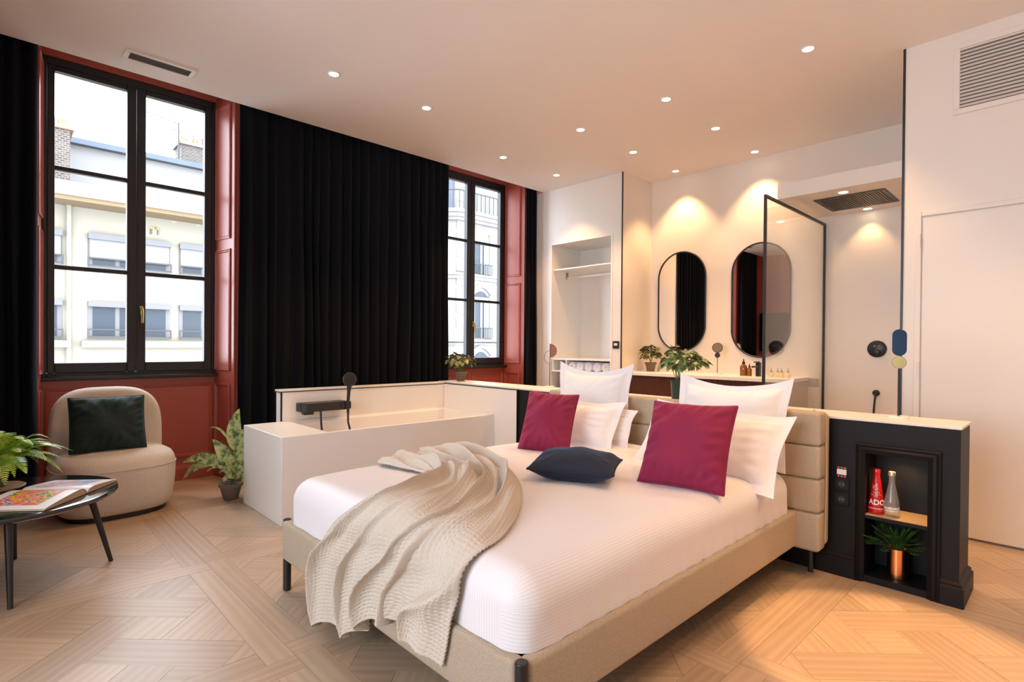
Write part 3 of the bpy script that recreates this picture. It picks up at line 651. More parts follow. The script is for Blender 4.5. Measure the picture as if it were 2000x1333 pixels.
# ================================================================== BED
BX0, BX1, BY0, BY1 = 1.018, 3.07, 1.018, 2.672
bed = thing('bed', (2.1, 1.845, 0), 'double bed with oatmeal fabric frame and channelled headboard', 'bed')
def rbox(x0, x1, y0, y1, z0, z1, r, n=5, dens=(6, 6, 3)):
    """rounded box as G: subdivided cube faces pushed to radius r"""
    g = G(); lo = Vector((x0, y0, z0)); hi = Vector((x1, y1, z1)); r = min(r, (x1-x0)/2-1e-4, (y1-y0)/2-1e-4, (z1-z0)/2-1e-4)
    def ticks(a, b, d):
        e = [a+r*(1-cos(pi/2*k/n)) for k in range(n)]; m = [a+r+(b-a-2*r)*k/d for k in range(d+1)]; f = [b-r*(1-cos(pi/2*k/n)) for k in range(n)][::-1]
        return e+m+f
    T = [ticks(lo[k], hi[k], dens[k]) for k in range(3)]
    def fix(p):
        c = Vector([min(max(p[k], lo[k]+r), hi[k]-r) for k in range(3)]); d = Vector(p)-c
        q = Vector([(1 if d[k] > 0 else -1)*min(1, abs(d[k])/r) for k in range(3)])
        # cube->sphere mapping keeps the corner lattice even
        a = [math.tan(pi/4*x) if False else x for x in q]
        if d.length < 1e-9: return c
        return c+d.normalized()*r
    for ax in range(3):
        i, j = [(1, 2), (2, 0), (0, 1)][ax]
        for side in (0, 1):
            P = []
            for a in T[i]:
                row = []
                for b in T[j]:
                    p = [0, 0, 0]; p[ax] = (lo, hi)[side][ax]; p[i] = a; p[j] = b; row.append(fix(p))
                P.append(row)
            g.grid(P)
    return weld(g)
def weld(g, tol=1e-5):
    key = {}; mp = []; nv = []
    for p in g.v:
        k = tuple(round(c/tol) for c in p)
        if k not in key: key[k] = len(nv); nv.append(p)
        mp.append(key[k])
    g.v = nv; nf = []
    for f in g.f:
        q = []
        for i in f:
            if not q or mp[i] != q[-1]: q.append(mp[i])
        if len(q) > 1 and q[0] == q[-1]: q.pop()
        if len(set(q)) > 2: nf.append(tuple(q))
    g.f = nf; return g
build(rbox(BX0, BX0+.05, BY0+.032, BY1-.008, .155, .342, .016), 'foot_rail', bedfab, bed, smooth=60)
build(rbox(BX0+.035, BX1, BY0, BY0+.05, .155, .342, .018), 'side_rail', bedfab, bed, smooth=60)
build(rbox(BX0+.045, BX1, BY1-.05, BY1, .155, .342, .018), 'side_rail', bedfab, bed, smooth=60)
build(bx(BX0+.055, BX1, BY0+.05, BY1-.05, .20, .342), 'slatted_base', blackp, bed)
for x, y, h in ((BX0+.017, BY0+.015, .346), (BX0+.026, BY1-.012, .346)): build(cyl((x, y, 0), (x, y, h), .0185, 18), 'leg', blackm, bed, smooth=40, bevel=.003)
for x, y in ((3.17, .985), (3.17, 2.70)): build(cyl((x, y, 0), (x, y, .17), .0135, 16), 'leg', blackm, bed, smooth=40)
HB0, HB1 = .912, 2.785
hbk = build(rbox(3.135, 3.215, HB0-.004, HB1+.004, .155, .862, .035), 'headboard_shell', bedfab, bed, smooth=60)
zz = [.145, .345, .520, .692, .866]
for i in range(4): build(rbox(3.055, 3.16, HB0, HB1, zz[i], zz[i+1], .020, n=4, dens=(2, 8, 2)), 'headboard_channel', bedfab, bed, smooth=60)
build(G().tube([(3.142, HB0-.003, .19), (3.142, HB0-.005, .5), (3.142, HB0-.003, .80), (3.142, HB0+.02, .855), (3.142, HB0+.06, .868)], .005, 8), 'piping', bedfab, hbk, smooth=60)

# ---- mattress with its striped cover
QX0, QX1, QY0, QY1, QZ0, QZ1, QR = 1.038, 3.052, 1.038, 2.652, .205, .553, .098
def softn(x, y): return .006*np.sin(3.1*x+1.3)*np.sin(2.7*y)+.004*np.sin(7*x+2*y)+.003*np.sin(11*y-5*x)
g = rbox(QX0, QX1, QY0, QY1, QZ0, QZ1, QR, n=10, dens=(60, 48, 10))
uv = []; nv = []
for p in g.v:
    x, y, z = p; cy_ = min(max(y, QY0+QR), QY1-QR); dy = y-cy_
    if abs(dy) < 1e-6: v = y
    else:
        a = math.atan2(abs(dy), max(1e-6, z-(QZ1-QR))) if z > QZ1-QR else pi/2
        v = cy_+math.copysign(QR*a+max(0, QZ1-QR-z), dy)
    uv.append((x, v))
    k = smoothstep(QZ0, QZ1, z)
    crown = .018*(1-((y-1.85)/.81)**2)*(1-max(0, (1.5-x)/.5)**2*.4)
    wr = .004*sin(60*x+8*z)*max(0, 1-abs(z-.36)/.08) if y < QY0+.05 else 0
    wr2 = .005*sin(34*y)*max(0, 1-abs(z-.36)/.1) if x < QX0+.05 else 0
    z2 = z+float(k)*(crown+softn(x, y)) if z > .4 else z
    nv.append((x+wr2*.5, y+wr, z2))
g.v = [(a, b, max(c, .3425)) for a, b, c in nv]; g.uv = uv
tag(build(g, 'mattress', stripe, smooth=80), 'mattress covered by a white fine-striped bedspread', 'bedding')
def bedz(x, y): return QZ1+.018*(1-((y-1.85)/.81)**2)*(1-max(0, (1.5-x)/.5)**2*.4)+softn(x, y)

# ---- throw blanket draped over the foot
NSs, NT = 430, 350
KS = np.array([0, .10, .22, .33, .40, .52, .63, .74, .84, .93, 1.0])
LU = np.array([.56, .68, .83, .97, 1.07, 1.31, 1.46, 1.50, 1.48, 1.46, 1.50]); LV = np.array([2.235, 2.235, 2.215, 2.13, 2.00, 2.02, 2.11, 2.24, 2.38, 2.50, 2.60])
RU = np.array([.754, .82, .90, 1.02, 1.12, 1.34, 1.57, 1.80, 1.96, 2.03, 2.02]); RV = np.array([1.345, 1.325, 1.305, 1.275, 1.27, 1.38, 1.575, 1.84, 2.14, 2.40, 2.58])
def spline(k, v, s):
    m = np.gradient(v, k); i = np.clip(np.searchsorted(k, s)-1, 0, len(k)-2); h = k[i+1]-k[i]; t = (s-k[i])/h
    return (2*t**3-3*t**2+1)*v[i]+(t**3-2*t**2+t)*h*m[i]+(-2*t**3+3*t**2)*v[i+1]+(t**3-t**2)*h*m[i+1]
s = np.linspace(0, 1, NSs)[:, None]; t = np.linspace(0, 1, NT)[None, :]
lu, lv, ru, rv = [spline(KS, a, s) for a in (LU, LV, RU, RV)]
hem = .10*np.sin(t*pi*1.0)*0-.035*np.sin(t*19+.5)*(1-smoothstep(0, .25, s))
hemshape = np.interp(t, [0, .17, .3, .54, .73, .80, .93, 1], [.0, -.006, -.035, .035, .09, .06, .0, -.02])*(1-smoothstep(0, .35, s))
U = lu+(ru-lu)*t+hemshape+hem*.3; V0 = lv+(rv-lv)*t; V = V0
wob = .22*np.sin(5.2*s+1.0)+.10*np.sin(11*s)
ph = 5.2*t+wob*(1+.7*t)+.35*np.sin(3*t+2*s)
am_ = np.interp(t, np.linspace(0, 1, 12), [.8, 1, .7, 1.15, .6, 1.1, .85, .5, 1.1, .75, 1, .8])
ph = ph+.22*np.sin(7.3*t+1.5)+.10*np.sin(17*t+4*s)
f1 = am_*(.5+.5*np.sin(2*pi*ph+.45*np.sin(2*pi*ph)))**1.9
f2 = (.5+.5*np.sin(2*pi*(9.3*t+1.7*wob-1.2*s)+2))**2
f3 = (.5+.5*np.sin(2*pi*(3.1*t*(1-.5*s)+3.6*s)+.8*np.sin(8*t)))**2
top = smoothstep(.40, .62, s); far = smoothstep(.66, .85, s)
V = V0-(.032-.010*top)*am_*np.cos(2*pi*ph+.6)*np.minimum(1, np.minimum(t, 1-t)/.12)
Hh = .011+f1*(.070-.018*top)+f2*.024*(.45+.55*top)+f3*.044*top*(1-.45*far)
edge = np.minimum(1, np.minimum(t, 1-t)/.07); Hh = .008+(Hh-.008)*(.25+.75*edge**.7)
Hh *= 1-.35*smoothstep(.93, 1, s)
# real waffle cells
su = np.cumsum(np.hypot(np.gradient(U, axis=0), np.gradient(V, axis=0)), axis=0); cell = .0150
sv = t*np.ones_like(s)*1.05
wf = np.maximum(np.abs(np.sin(pi*su/cell)), np.abs(np.sin(pi*sv/cell)))
Hh = Hh+.0075*(wf-.6)
EX, RAD = QX0, QR
def unroll(u, v, h):
    """point on the bed surface at unrolled distance u along X (beyond the foot edge it runs down the front), lifted by h"""
    xc = EX+RAD; arc = pi/2*RAD
    zt = QZ1+.018*(1-((v-1.85)/.81)**2)*.8+softn(np.maximum(u, EX), v)*.8
    d = xc-u
    th = np.clip(d/RAD, 0, pi/2); drop = np.maximum(0, d-arc)
    nx = -np.sin(th); nz = np.cos(th)
    bulge = .022*smoothstep(.0, .12, drop)             # stands off over the fabric rail
    x = np.where(d > 0, xc-RAD*np.sin(th), u)+nx*(h+bulge); z = np.where(d > 0, zt-RAD+RAD*np.cos(th)-drop, zt)+nz*h
    return x, v, z
bxp, byp, bzp = unroll(U, V, Hh)
far_edge = QY1-.07      # slips over the far side of the bed
ov = np.maximum(0, byp-far_edge); byp = np.where(ov > 0, far_edge+.075*np.sin(np.minimum(ov/.075, pi/2)), byp); bzp = bzp-np.where(ov > 0, .075*(1-np.cos(np.minimum(ov/.075, pi/2)))+np.maximum(0, ov-.118), 0)
bzp = np.maximum(bzp, .03)
g = G(); g.v = np.stack([bxp, byp+0*s, bzp], -1).reshape(-1, 3).tolist()
ii = np.arange(NSs-1)[:, None]*NT+np.arange(NT-1)[None, :]
g.f = np.stack([ii, ii+1, ii+NT+1, ii+NT], -1).reshape(-1, 4).tolist()
bl = build(g, 'throw_blanket', waffle, smooth=85)
so = bl.modifiers.new('thick', 'SOLIDIFY'); so.thickness = .006; so.offset = 0
tag(bl, 'cream waffle throw blanket crumpled over the bed foot', 'blanket')

# ---- pillows
def pillow_geo(w, h, T, flange=0, pinch=.07, n=44, seed=0, wrinkle=.006):
    """closed cushion in local coords: X width, Y height, Z thickness"""
    rng = np.random.default_rng(seed); x = np.linspace(-1, 1, n); X, Y = np.meshgrid(x, x, indexing='ij')
    # denser sampling toward edges
    X = np.sign(X)*(1-(1-np.abs(X))**1.35); Y = np.sign(Y)*(1-(1-np.abs(Y))**1.35)
    fx, fy = (1-2*flange/w), (1-2*flange/h)
    ax = np.clip(np.abs(X)/fx, 0, 1); ay = np.clip(np.abs(Y)/fy, 0, 1)
    th = T/2*np.sqrt(np.maximum(0, 1-ax**2.6))**1.05*np.sqrt(np.maximum(0, 1-ay**2.6))**1.05
    ph = rng.uniform(0, 6, 6)
    cr = (ax*ay)**1.5
    wr = wrinkle*(np.sin(9*X*Y+ph[0]+3*(X-Y))*.5+np.sin(6*X+4*Y+ph[1])*.35+np.sin(14*np.arctan2(Y, X)+ph[2])*(ax**2+ay**2)*.4)*(1-np.maximum(ax, ay)**6)
    wr = wr+wrinkle*.45*np.sin(26*X+3*np.sin(4*Y)+ph[4])*np.clip((ay-.55)/.3, 0, 1)*(1-ay**8)*(1-ax**4)+wrinkle*.45*np.sin(24*Y+3*np.sin(4*X)+ph[5])*np.clip((ax-.55)/.3, 0, 1)*(1-ax**8)*(1-ay**4)
    px = X*w/2*(1-pinch*(1-Y**2)); py = Y*h/2*(1-pinch*(1-X**2))
    fl = np.maximum(ax, ay) >= .999
    wav = .006*np.sin(7*X+5*Y+ph[3])*fl if flange else 0*X
    P = lambda z: [[(px[i, j], py[i, j], z[i, j]) for j in range(n)] for i in range(n)]
    g = G(); base = wav+wr*.4
    g.grid(P(base+th+.0025+wr)); k = len(g.v); g.grid([r[::-1] for r in P(base-th-.0025+wr*.5)])
    # stitch the rim
    rim = [(i, 0) for i in range(n)]+[(n-1, j) for j in range(1, n)]+[(i, n-1) for i in range(n-2, -1, -1)]+[(0, j) for j in range(n-2, 0, -1)]
    A = [i*n+j for i, j in rim]; B = [k+i*n+(n-1-j) for i, j in rim]; m = len(rim)
    g.f += [(A[a], A[(a+1) % m], B[(a+1) % m], B[a]) for a in range(m)]
    rimpts = [(px[i, j], py[i, j], base[i, j]) for i, j in rim]
    return g, rimpts
def pillow(name, m, w, h, T, org, ex, ey, label, cat='pillow', flange=0, piping=None, group=None, seed=0, pinch=.07, sag=0):
    ex = Vector(ex).normalized(); ey = Vector(ey); ey = (ey-ex*ey.dot(ex)).normalized(); ez = ex.cross(ey)
    g, rim = pillow_geo(w, h, T, flange, pinch, seed=seed, wrinkle=.004 if seed == 8 else .012 if cat == 'cushion' else .006)
    if sag: g.v = [(a, b-(sag*max(0, b/(h/2))**2*(1-(2*a/w)**2) if b > 0 else 0), c) for a, b, c in g.v]
    if sag: rim = [(a, b-(sag*max(0, b/(h/2))**2*(1-(2*a/w)**2) if b > 0 else 0), c) for a, b, c in rim]
    o = build(g, name, m, smooth=85, origin=(0, 0, 0)); o.matrix_world = frame(org, ex, ey, ez); tag(o, label, cat, group)
    WL[o] = Vector((0, 0, 0))
    if piping: build(G().tube(rim, .0055, 8, closed=True), 'piping', piping, o, smooth=70, origin=(0, 0, 0))
    return o
def lean(b0, b1, t0, t1):            # four measured corners -> centre and axes
    b0, b1, t0, t1 = map(Vector, (b0, b1, t0, t1)); c = (b0+b1+t0+t1)/4; return c, (b1-b0+t1-t0), (t0-b0+t1-b1)
G_ = 'white bed pillows'
# (camera sees +Y side at left)
def pl(name, m, b0, b1, t0, t1, T, label, **k):
    c, ex, ey = lean(b0, b1, t0, t1); return pillow(name, m, ex.length/2, ey.length/2, T, c, ex, ey, label, **k)
pl('pillow', linen, (2.98, 2.66, .555), (2.98, 2.02, .555), (3.035, 2.64, 1.085), (3.035, 2.01, 1.085), .19, 'tall white square pillow at back, nearer the bathtub', flange=.045, seed=1, sag=.055, group=G_)
pl('pillow', linen, (2.94, 1.70, .555), (2.94, 1.06, .555), (3.03, 1.672, 1.050), (3.03, 1.005, 1.035), .19, 'tall white square pillow at back, nearer the black niche', flange=.045, seed=2, sag=.055, group=G_)
pl('pillow', linen, (2.66, 2.62, .555), (2.72, 1.95, .535), (2.86, 2.60, .845), (2.90, 1.985, .850), .17, 'white pillow standing right behind the left raspberry cushion', flange=.045, seed=3, sag=.02, group=G_)
pl('pillow', linen, (2.56, 1.66, .56), (2.63, .955, .470), (2.86, 1.80, .865), (2.88, .985, .880), .17, 'white pillow standing right behind the right raspberry cushion', flange=.05, seed=4, sag=.02, group=G_)
pl('pillow', linen, (2.80, 2.58, .57), (2.84, 1.93, .57), (2.91, 2.58, .80), (2.96, 1.92, .79), .07, 'slumped white pillow against the headboard under the tall left one', flange=.03, seed=9, group=G_)
def at(px, py, x): p = onx(px, py, x); return p
b0, b1 = onz(1256, 941, .562), onz(1420, 971, .556)
pl('cushion', magenta, b0, b1, at(1270, 786, 2.42), at(1434, 793, 2.47), .20, 'raspberry velvet cushion on the right, leaning on a white pillow', cat='cushion', piping=magenta, seed=5, group='raspberry velvet cushions', pinch=.055)
b0, b1 = onz(1016, 882, .562), onz(1107, 893, .562)
pl('cushion', magenta, b0, at(1106, 894, 2.47), at(1030, 765, 2.50), at(1134, 772, 2.60), .20, 'raspberry velvet cushion on the left near the bathtub', cat='cushion', piping=magenta, seed=6, group='raspberry velvet cushions', pinch=.055)
pl('cushion', navy, onz(1041, 915, .622), onz(1210, 933, .622), onz(1050, 888, .640), onz(1204, 897, .640), .140, 'flat navy velvet cushion lying on the bed', cat='cushion', piping=navy, seed=8, pinch=.05)

# ================================================================== ARMCHAIR
ac = thing('armchair', (.64, 4.78, 0), 'cream boucle lounge chair with rounded seat and back', 'armchair')
ang0 = radians(4); CHX, CHY = .640, 4.785
def chair_pt(x, y, z): return (CHX+x*cos(ang0)-y*sin(ang0), CHY+x*sin(ang0)+y*cos(ang0), z)
def superell(a, b, n, k=72):
    return [(math.copysign(abs(cos(q))**(2/n), cos(q))*a, math.copysign(abs(sin(q))**(2/n), sin(q))*b) for q in [2*pi*i/k for i in range(k)]]
prof = [(.80, .035), (.86, .032), (.91, .045), (.945, .08), (.975, .15), (.995, .24), (1.0, .315), (.995, .345), (.975, .375), (.93, .405), (.84, .425), (.66, .438), (.40, .444), (.12, .446)]
rings = [[chair_pt(x*k, y*k, z) for x, y in superell(.36, .345, 2.9)] for k, z in prof]
g = G().grid(rings, wrap=True); m = 72; g.f += [tuple(range(m))[::-1], tuple((len(prof)-1)*m+i for i in range(m))]
seat = build(g, 'seat', chairf, ac, smooth=70)
build(G().tube([chair_pt(x*1.003, y*1.003, .335) for x, y in superell(.36, .345, 2.9)], .0035, 6, closed=True), 'seam', chairf, seat, smooth=70)
build(G().prism([chair_pt(x*.84, y*.84, 0) for x, y in superell(.36, .345, 2.9, 48)], (0, 0, .036)), 'base', blackm, ac)
# backrest: rounded slab bent around the seat
bw, bh0, bh1, bt = .342, .12, .865, .08
out = []
K = 80
for i in range(K):
    q = 2*pi*i/K; e = 3.3
    out.append((math.copysign(abs(cos(q))**(2/e), cos(q)), math.copysign(abs(sin(q))**(2/e), sin(q))))
rings = []
for k in range(13):
    a = -pi/2+pi*k/12; off = bt*sin(a); sc = cos(a)
    ring = []
    for cxn, czn in out:
        inset = .07*(1-max(0, sc)**.6)
        x = cxn*(bw-inset); z = (bh0+bh1)/2+czn*((bh1-bh0)/2-inset)
        y = .235+off+.05*(z-.35)-.55*x*x
        ring.append(chair_pt(x, y, z))
    rings.append(ring)
g = G().grid(rings, wrap=True); g.f += [tuple(range(K))[::-1], tuple(12*K+i for i in range(K))]
build(g, 'backrest', chairf, ac, smooth=80)
cb0, cb1, ct0, ct1 = ony(136, 887, 4.66), ony(285, 874, 4.66), ony(132, 780, 4.78), ony(281, 772, 4.78)
pl('cushion', green, cb0, cb1, ct0, ct1, .19, 'bottle green velvet cushion on the cream armchair', cat='cushion', piping=green, seed=11, pinch=.035)

# ================================================================== COFFEE TABLE
TCX, TCY, TZT = .04, 3.675, .430
tbl = thing('coffee_table', (TCX, TCY, 0), 'round black lacquered coffee table on slim tapered legs', 'coffee table')
build(G().lathe([(.40, .392), (.445, .398), (.464, .408), (.470, .420), (.466, .428), (.455, .430)], (TCX, TCY, 0), 72), 'table_top', mat('black_lacquer', (.012, .012, .014), .10, coat=.6), tbl, smooth=30)
for fx_, fy_ in ((.065, 3.303), (.478, 3.662), (.097, 4.046), (-.34, 3.69)):
    tx_, ty_ = TCX+(fx_-TCX)*.78, TCY+(fy_-TCY)*.78
    build(G().tube([(fx_, fy_, 0), (tx_, ty_, .396)], [.0105, .0175], 14), 'leg', blackm, tbl, smooth=50)
# open book
GP = Vector((.355, 3.470, TZT)); e1 = Vector((.606, .795, 0)); e2 = Vector((-.795, .606, 0))
bk = thing('open_book', (.27, 3.58, TZT), 'open art book with colourful pictures on the black table', 'book')
def page(sign, wd, hgt, m, name):
    n = 18; prof = []
    for i in range(n+1):
        a = i/n; z = .006+hgt*(1-a)**.8*(1-math.exp(-a*14))*1.25+.004*a
        prof.append((a*wd, z))
    P = [[GP+e1*(sign*x)+e2*(.315*j/6)+Vector((0, 0, z)) for x, z in prof] for j in range(7)]
    g = G().grid(P); g.uv = [(i/n if sign > 0 else 1-i/n, j/6) for j in range(7) for i in range(n+1)]
    o = build(g, name, m, bk, smooth=80)
    for j, nm in ((0, 'page_block'),):
        a = [GP+e1*(sign*x)+Vector((0, 0, .002))+e2*.002 for x, z in prof]; b = [GP+e1*(sign*x)+Vector((0, 0, z-.001))+e2*.002 for x, z in prof]
        g = G(); poly = a+b[::-1]; g.prism(poly, e2*.311); build(g, nm, pagem, bk)
page(1, .262, .022, art2, 'right_page'); page(-1, .290, .030, art1, 'left_page')
tray = tag(build(G().lathe([(.10, 0), (.118, .003), (.120, .010), (.116, .013), (.108, .009), (.02, .009)], (.02, 3.90, TZT), 40), 'round_tray', oakboard, smooth=40), 'round pale wooden tray under the potted fern', 'tray')

# ================================================================== PLANTS
def leaf_geo(L, Wd, bend=.3, fold=.25, n=8, tip=1.6, m=4):
    """leaf along +X from the origin, curling down"""
    P = []
    for i in range(n+1):
        a = i/n; wv = Wd*(sin(pi*a**.75)**.9)*(1 if a < .98 else .2)+.0004
        x = L*sin(bend*a)/bend if bend else L*a; z = -L*(1-cos(bend*a))/bend if bend else 0
        P.append([(x, wv*(2*j/m-1)/2, z+fold*abs(2*j/m-1)*wv*.5) for j in range(m+1)])
    return G().grid(P)
LEAFMESH = {}
def leaf_obj(key, geo, m, parent, base, d, roll=0, scale=1):
    if key not in LEAFMESH:
        me = bpy.data.meshes.new('leaf'); me.from_pydata([tuple(p) for p in geo.v], [], geo.f); me.materials.append(m); me.shade_smooth(); LEAFMESH[key] = me
    o = bpy.data.objects.new('leaf', LEAFMESH[key]); link(o, parent)
    d = Vector(d).normalized(); sd = Vector((0, 0, 1)).cross(d)
    if sd.length < 1e-3: sd = Vector((1, 0, 0))
    sd.normalize(); n = d.cross(sd); q = Matrix.Rotation(roll, 3, d); sd = q @ sd; n = q @ n
    M = frame(Vector(base)-WL[parent], d*scale, sd*scale, n*scale); o.matrix_local = M
    return o
def pot(t, x, y, z, r0, r1, h, m, rim=True):
    pr = [(r0*.9, 0), (r0, .004), (r1*.96, h*.78), (r1*(1.08 if rim else 1), h*.80), (r1*(1.10 if rim else 1.02), h), (r1*.92, h), (r1*.9, h*.9)]
    build(G().lathe(pr, (x, y, z), 28), 'pot', m, t, smooth=40)
    build(G().lathe([(r1*.9, 0), (r1*.5, .006), (.002, .008)], (x, y, z+h*.88), 20), 'soil', soil, t, smooth=60)
def bushy(name, c, base, rx, rz, count, m, L, Wd, label, potargs, seed, key, trails=0, stems=9):
    rng = random.Random(seed); x, y, z = base
    t = thing(name, base, label, 'plant'); pot(t, x, y, z, *potargs)
    h = potargs[2]; o_ = Vector((x, y, z+h*.9)); c = Vector(c)
    keys = [(key+str(k), leaf_geo(L*(.8+.25*k), Wd*(.8+.25*k), .5+.4*k, .25)) for k in range(3)]
    nodes = []
    for i in range(stems):
        a = 2*pi*i/stems+rng.uniform(-.3, .3); rr = rng.uniform(.35, .85)
        e = c+Vector((cos(a)*rx*rr, sin(a)*rx*rr, rz*rng.uniform(-.2, .75)))
        mid = (o_+e)/2+Vector((0, 0, .03)); path = [o_, mid, e]
        build(G().tube([o_, o_.lerp(mid, .5)+Vector((0, 0, .008)), mid, mid.lerp(e, .6)+Vector((0, 0, .01)), e], .0022, 5), 'stem', stemm, t, smooth=60); nodes += [mid, mid.lerp(e, .5), e]
    for i in range(count):
        u = rng.uniform(-.30, 1); a = rng.uniform(0, 2*pi); q = sqrt(max(0, 1-u*u)); rr = rng.uniform(.55, 1)
        d = Vector((cos(a)*q, sin(a)*q, u)); p = c+Vector((d.x*rx*rr, d.y*rx*rr, d.z*rz*rr))
        dd = (Vector((d.x, d.y, d.z*.5-.12))+Vector((rng.uniform(-.4, .4), rng.uniform(-.4, .4), rng.uniform(-.3, .3)))).normalized()
        k = rng.choice(keys); leaf_obj(k[0], k[1], m, t, p-dd*L*.5, dd, rng.uniform(-.9, .9), rng.uniform(.8, 1.25))
    return t
bushy('potted_pothos', (3.385, 1.855, 1.085), (3.375, 1.896, .836), .160, .095, 130, pothos, .062, .040, 'leafy green plant in dark green pot between the white pillows', (.034, .043, .135, potgreen, False), 3, 'pv', stems=10)
bushy('potted_plant', (5.62, 3.495, 1.10), (5.62, 3.50, .905), .125, .12, 120, pothos2, .058, .038, 'bushy olive plant in clay pot on the vanity counter', (.045, .062, .105, potclay), 4, 'p2', stems=9)
bushy('potted_plant', (3.44, 4.335, 1.02), (3.44, 4.335, .836), .155, .115, 95, pothos2, .062, .044, 'small leafy plant in clay pot on the partition by the curtain', (.040, .062, .092, potclay), 5, 'p3', stems=9)
# copper pot sprigs in the niche
cpx, cpy = HX0+.095, .632
cp = thing('copper_planter', (cpx, cpy, .034), 'green sprigs in a shiny copper pot at the niche bottom', 'plant')
build(G().lathe([(.040, 0), (.044, .002), (.044, .148), (.042, .148), (.041, .138)], (cpx, cpy, .034), 36), 'pot', copper, cp, smooth=40)
build(G().lathe([(.041, 0), (.001, .004)], (cpx, cpy, .168), 20), 'soil', soil, cp)
rng = random.Random(12)
for i in range(40):
    a = rng.uniform(0, 2*pi); el = rng.uniform(.1, 1.1); L_ = rng.uniform(.09, .15)
    e = Vector((cos(a)*cos(el)*.75-.25, sin(a)*cos(el), sin(el)))
    if e.x > .35: e.x = .2
    p0 = Vector((cpx+e.x*.02, cpy+e.y*.02, .176)); tip_ = p0+e*L_
    tip_.y = min(max(tip_.y, .505), .75); tip_.z = min(tip_.z, .312); tip_.x = min(tip_.x, HX0+.2)
    mid = p0.lerp(tip_, .55)+Vector((0, 0, .012))
    fr_ = G(); fr_.tube([p0, mid, tip_], .0013, 4)
    for k in range(9):
        f = .25+.75*k/8; q = p0.lerp(mid, f/.55) if f < .55 else mid.lerp(tip_, (f-.55)/.45); dirv = (tip_-p0).normalized()
        sd = dirv.cross(Vector((0, 0, 1))).normalized()
        for sg_ in (-1, 1):
            d2 = (dirv*.75+sd*sg_*.7+Vector((0, 0, rng.uniform(-.1, .3)))).normalized(); w_ = d2.cross(Vector((0, 0, 1))).normalized()*.0048; LL = .036*(1-.3*f)
            fr_.add([q, q+d2*LL*.5+w_, q+d2*LL, q+d2*LL*.5-w_], [(0, 1, 2, 3)])
    build(fr_, 'sprig', sprig, cp)
# fern on the coffee table
FX, FY, FZ = .02, 3.90, TZT+.0095
fe = thing('potted_fern', (FX, FY, FZ), 'bright green fern in clay pot on the coffee table', 'plant')
pot(fe, FX, FY, FZ, .040, .058, .125, potclay)
rng = random.Random(5)
def frond(p0, az, L_, rise, droop, wd):
    g = G(); n = 34; path = []
    for i in range(n+1):
        a = i/n; r = L_*a*(1-.12*a); z = rise*sin(min(1, a*1.25)*pi/2)-droop*a*a
        path.append(Vector((p0[0]+cos(az)*r, p0[1]+sin(az)*r, p0[2]+z)))
    g.tube(path, [.0018*(1-.6*i/n) for i in range(n+1)], 4)
    for i in range(2, n+1):
        a = i/n; tdir = (path[i]-path[i-1]).normalized(); sd = Vector((-sin(az), cos(az), 0)); l = wd*sin(pi*min(1, a*.86+.14))**.8
        for sg_ in (-1, 1):
            d = (sd*sg_+tdir*.35+Vector((0, 0, -.22+.15*rng.random()))).normalized(); w_ = tdir*(L_/n*.44)
            q = path[i]; g.add([q-w_*.6, q+d*l*.45-w_, q+d*l, q+d*l*.5+w_, q+w_*.6], [(0, 1, 2, 3, 4)])
    return g
for i in range(44):
    az = 2*pi*i/44*3.02+rng.uniform(-.12, .12); inner = i % 3 == 0
    build(frond((FX+cos(az)*.02, FY+sin(az)*.02, FZ+.12), az, rng.uniform(.22, .34)*(.75 if inner else 1), rng.uniform(.10, .17)*(1.15 if inner else .85), rng.uniform(.08, .20)*(.4 if inner else 1), rng.uniform(.036, .050)), 'frond', fernm, fe)
# variegated floor plant behind the tub corner
DX, DY = 1.335, 4.505
df = thing('dumb_cane_plant', (DX, DY, 0), 'tall variegated floor plant in clay pot beside the bathtub', 'plant')
pot(df, DX, DY, 0, .052, .078, .125, potclay)
def cpt(px, py, dep): d = ray(px, py); return CAM+d*dep
dep0 = (Vector((DX, DY, .3))-CAM).dot(fw)
def curved_leaf(base, mid, tip_, wd, twist=0, m=dieff, name='leaf'):
    base, mid, tip_ = map(Vector, (base, mid, tip_)); n = 14; P = []
    view = (base-CAM).normalized()
    for i in range(n+1):
        a = i/n; p = base*(1-a)**2+mid*2*a*(1-a)+tip_*a*a; tg = ((mid-base)*(1-a)+(tip_-mid)*a).normalized()
        sd = tg.cross(view).normalized(); nn = sd.cross(tg); sd = sd*cos(twist)+nn*sin(twist); nn = tg.cross(sd)
        w_ = wd*1.25*(sin(pi*min(1, a*.97+.03)**.72)**.85)*.5+.0006
        P.append([p+sd*w_*k+nn*(.18*abs(k)*w_*2) for k in (-1, -.55, 0, .55, 1)])
    build(G().grid(P), name, m, df, smooth=80)
LV_ = [((462, 880), (452, 835), (468, 798), .085, .2, 0), ((470, 915), (462, 880), (474, 838), .075, -.3, -.03), ((448, 915), (440, 880), (414, 858), .075, .2, -.02), ((440, 915), (405, 878), (356, 905), .075, .35, .02),
       ((425, 905), (385, 895), (357, 938), .055, .3, .06), ((452, 868), (430, 828), (410, 836), .014, .2, 0), ((462, 905), (452, 880), (432, 862), .05, .9, .05), ((445, 920), (425, 902), (404, 922), .018, .1, -.04),
       ((456, 930), (440, 905), (428, 925), .05, .5, -.05), ((458, 935), (445, 920), (430, 948), .03, .2, -.06), ((465, 930), (470, 890), (462, 862), .07, .4, .05),
       ((462, 930), (452, 905), (446, 885), .055, -.6, -.08), ((466, 935), (470, 910), (472, 880), .06, .3, -.07), ((460, 930), (455, 915), (440, 900), .05, .8, -.1), ((463, 935), (458, 925), (448, 935), .04, -.4, -.1), ((468, 940), (474, 925), (468, 908), .05, .1, -.09)]
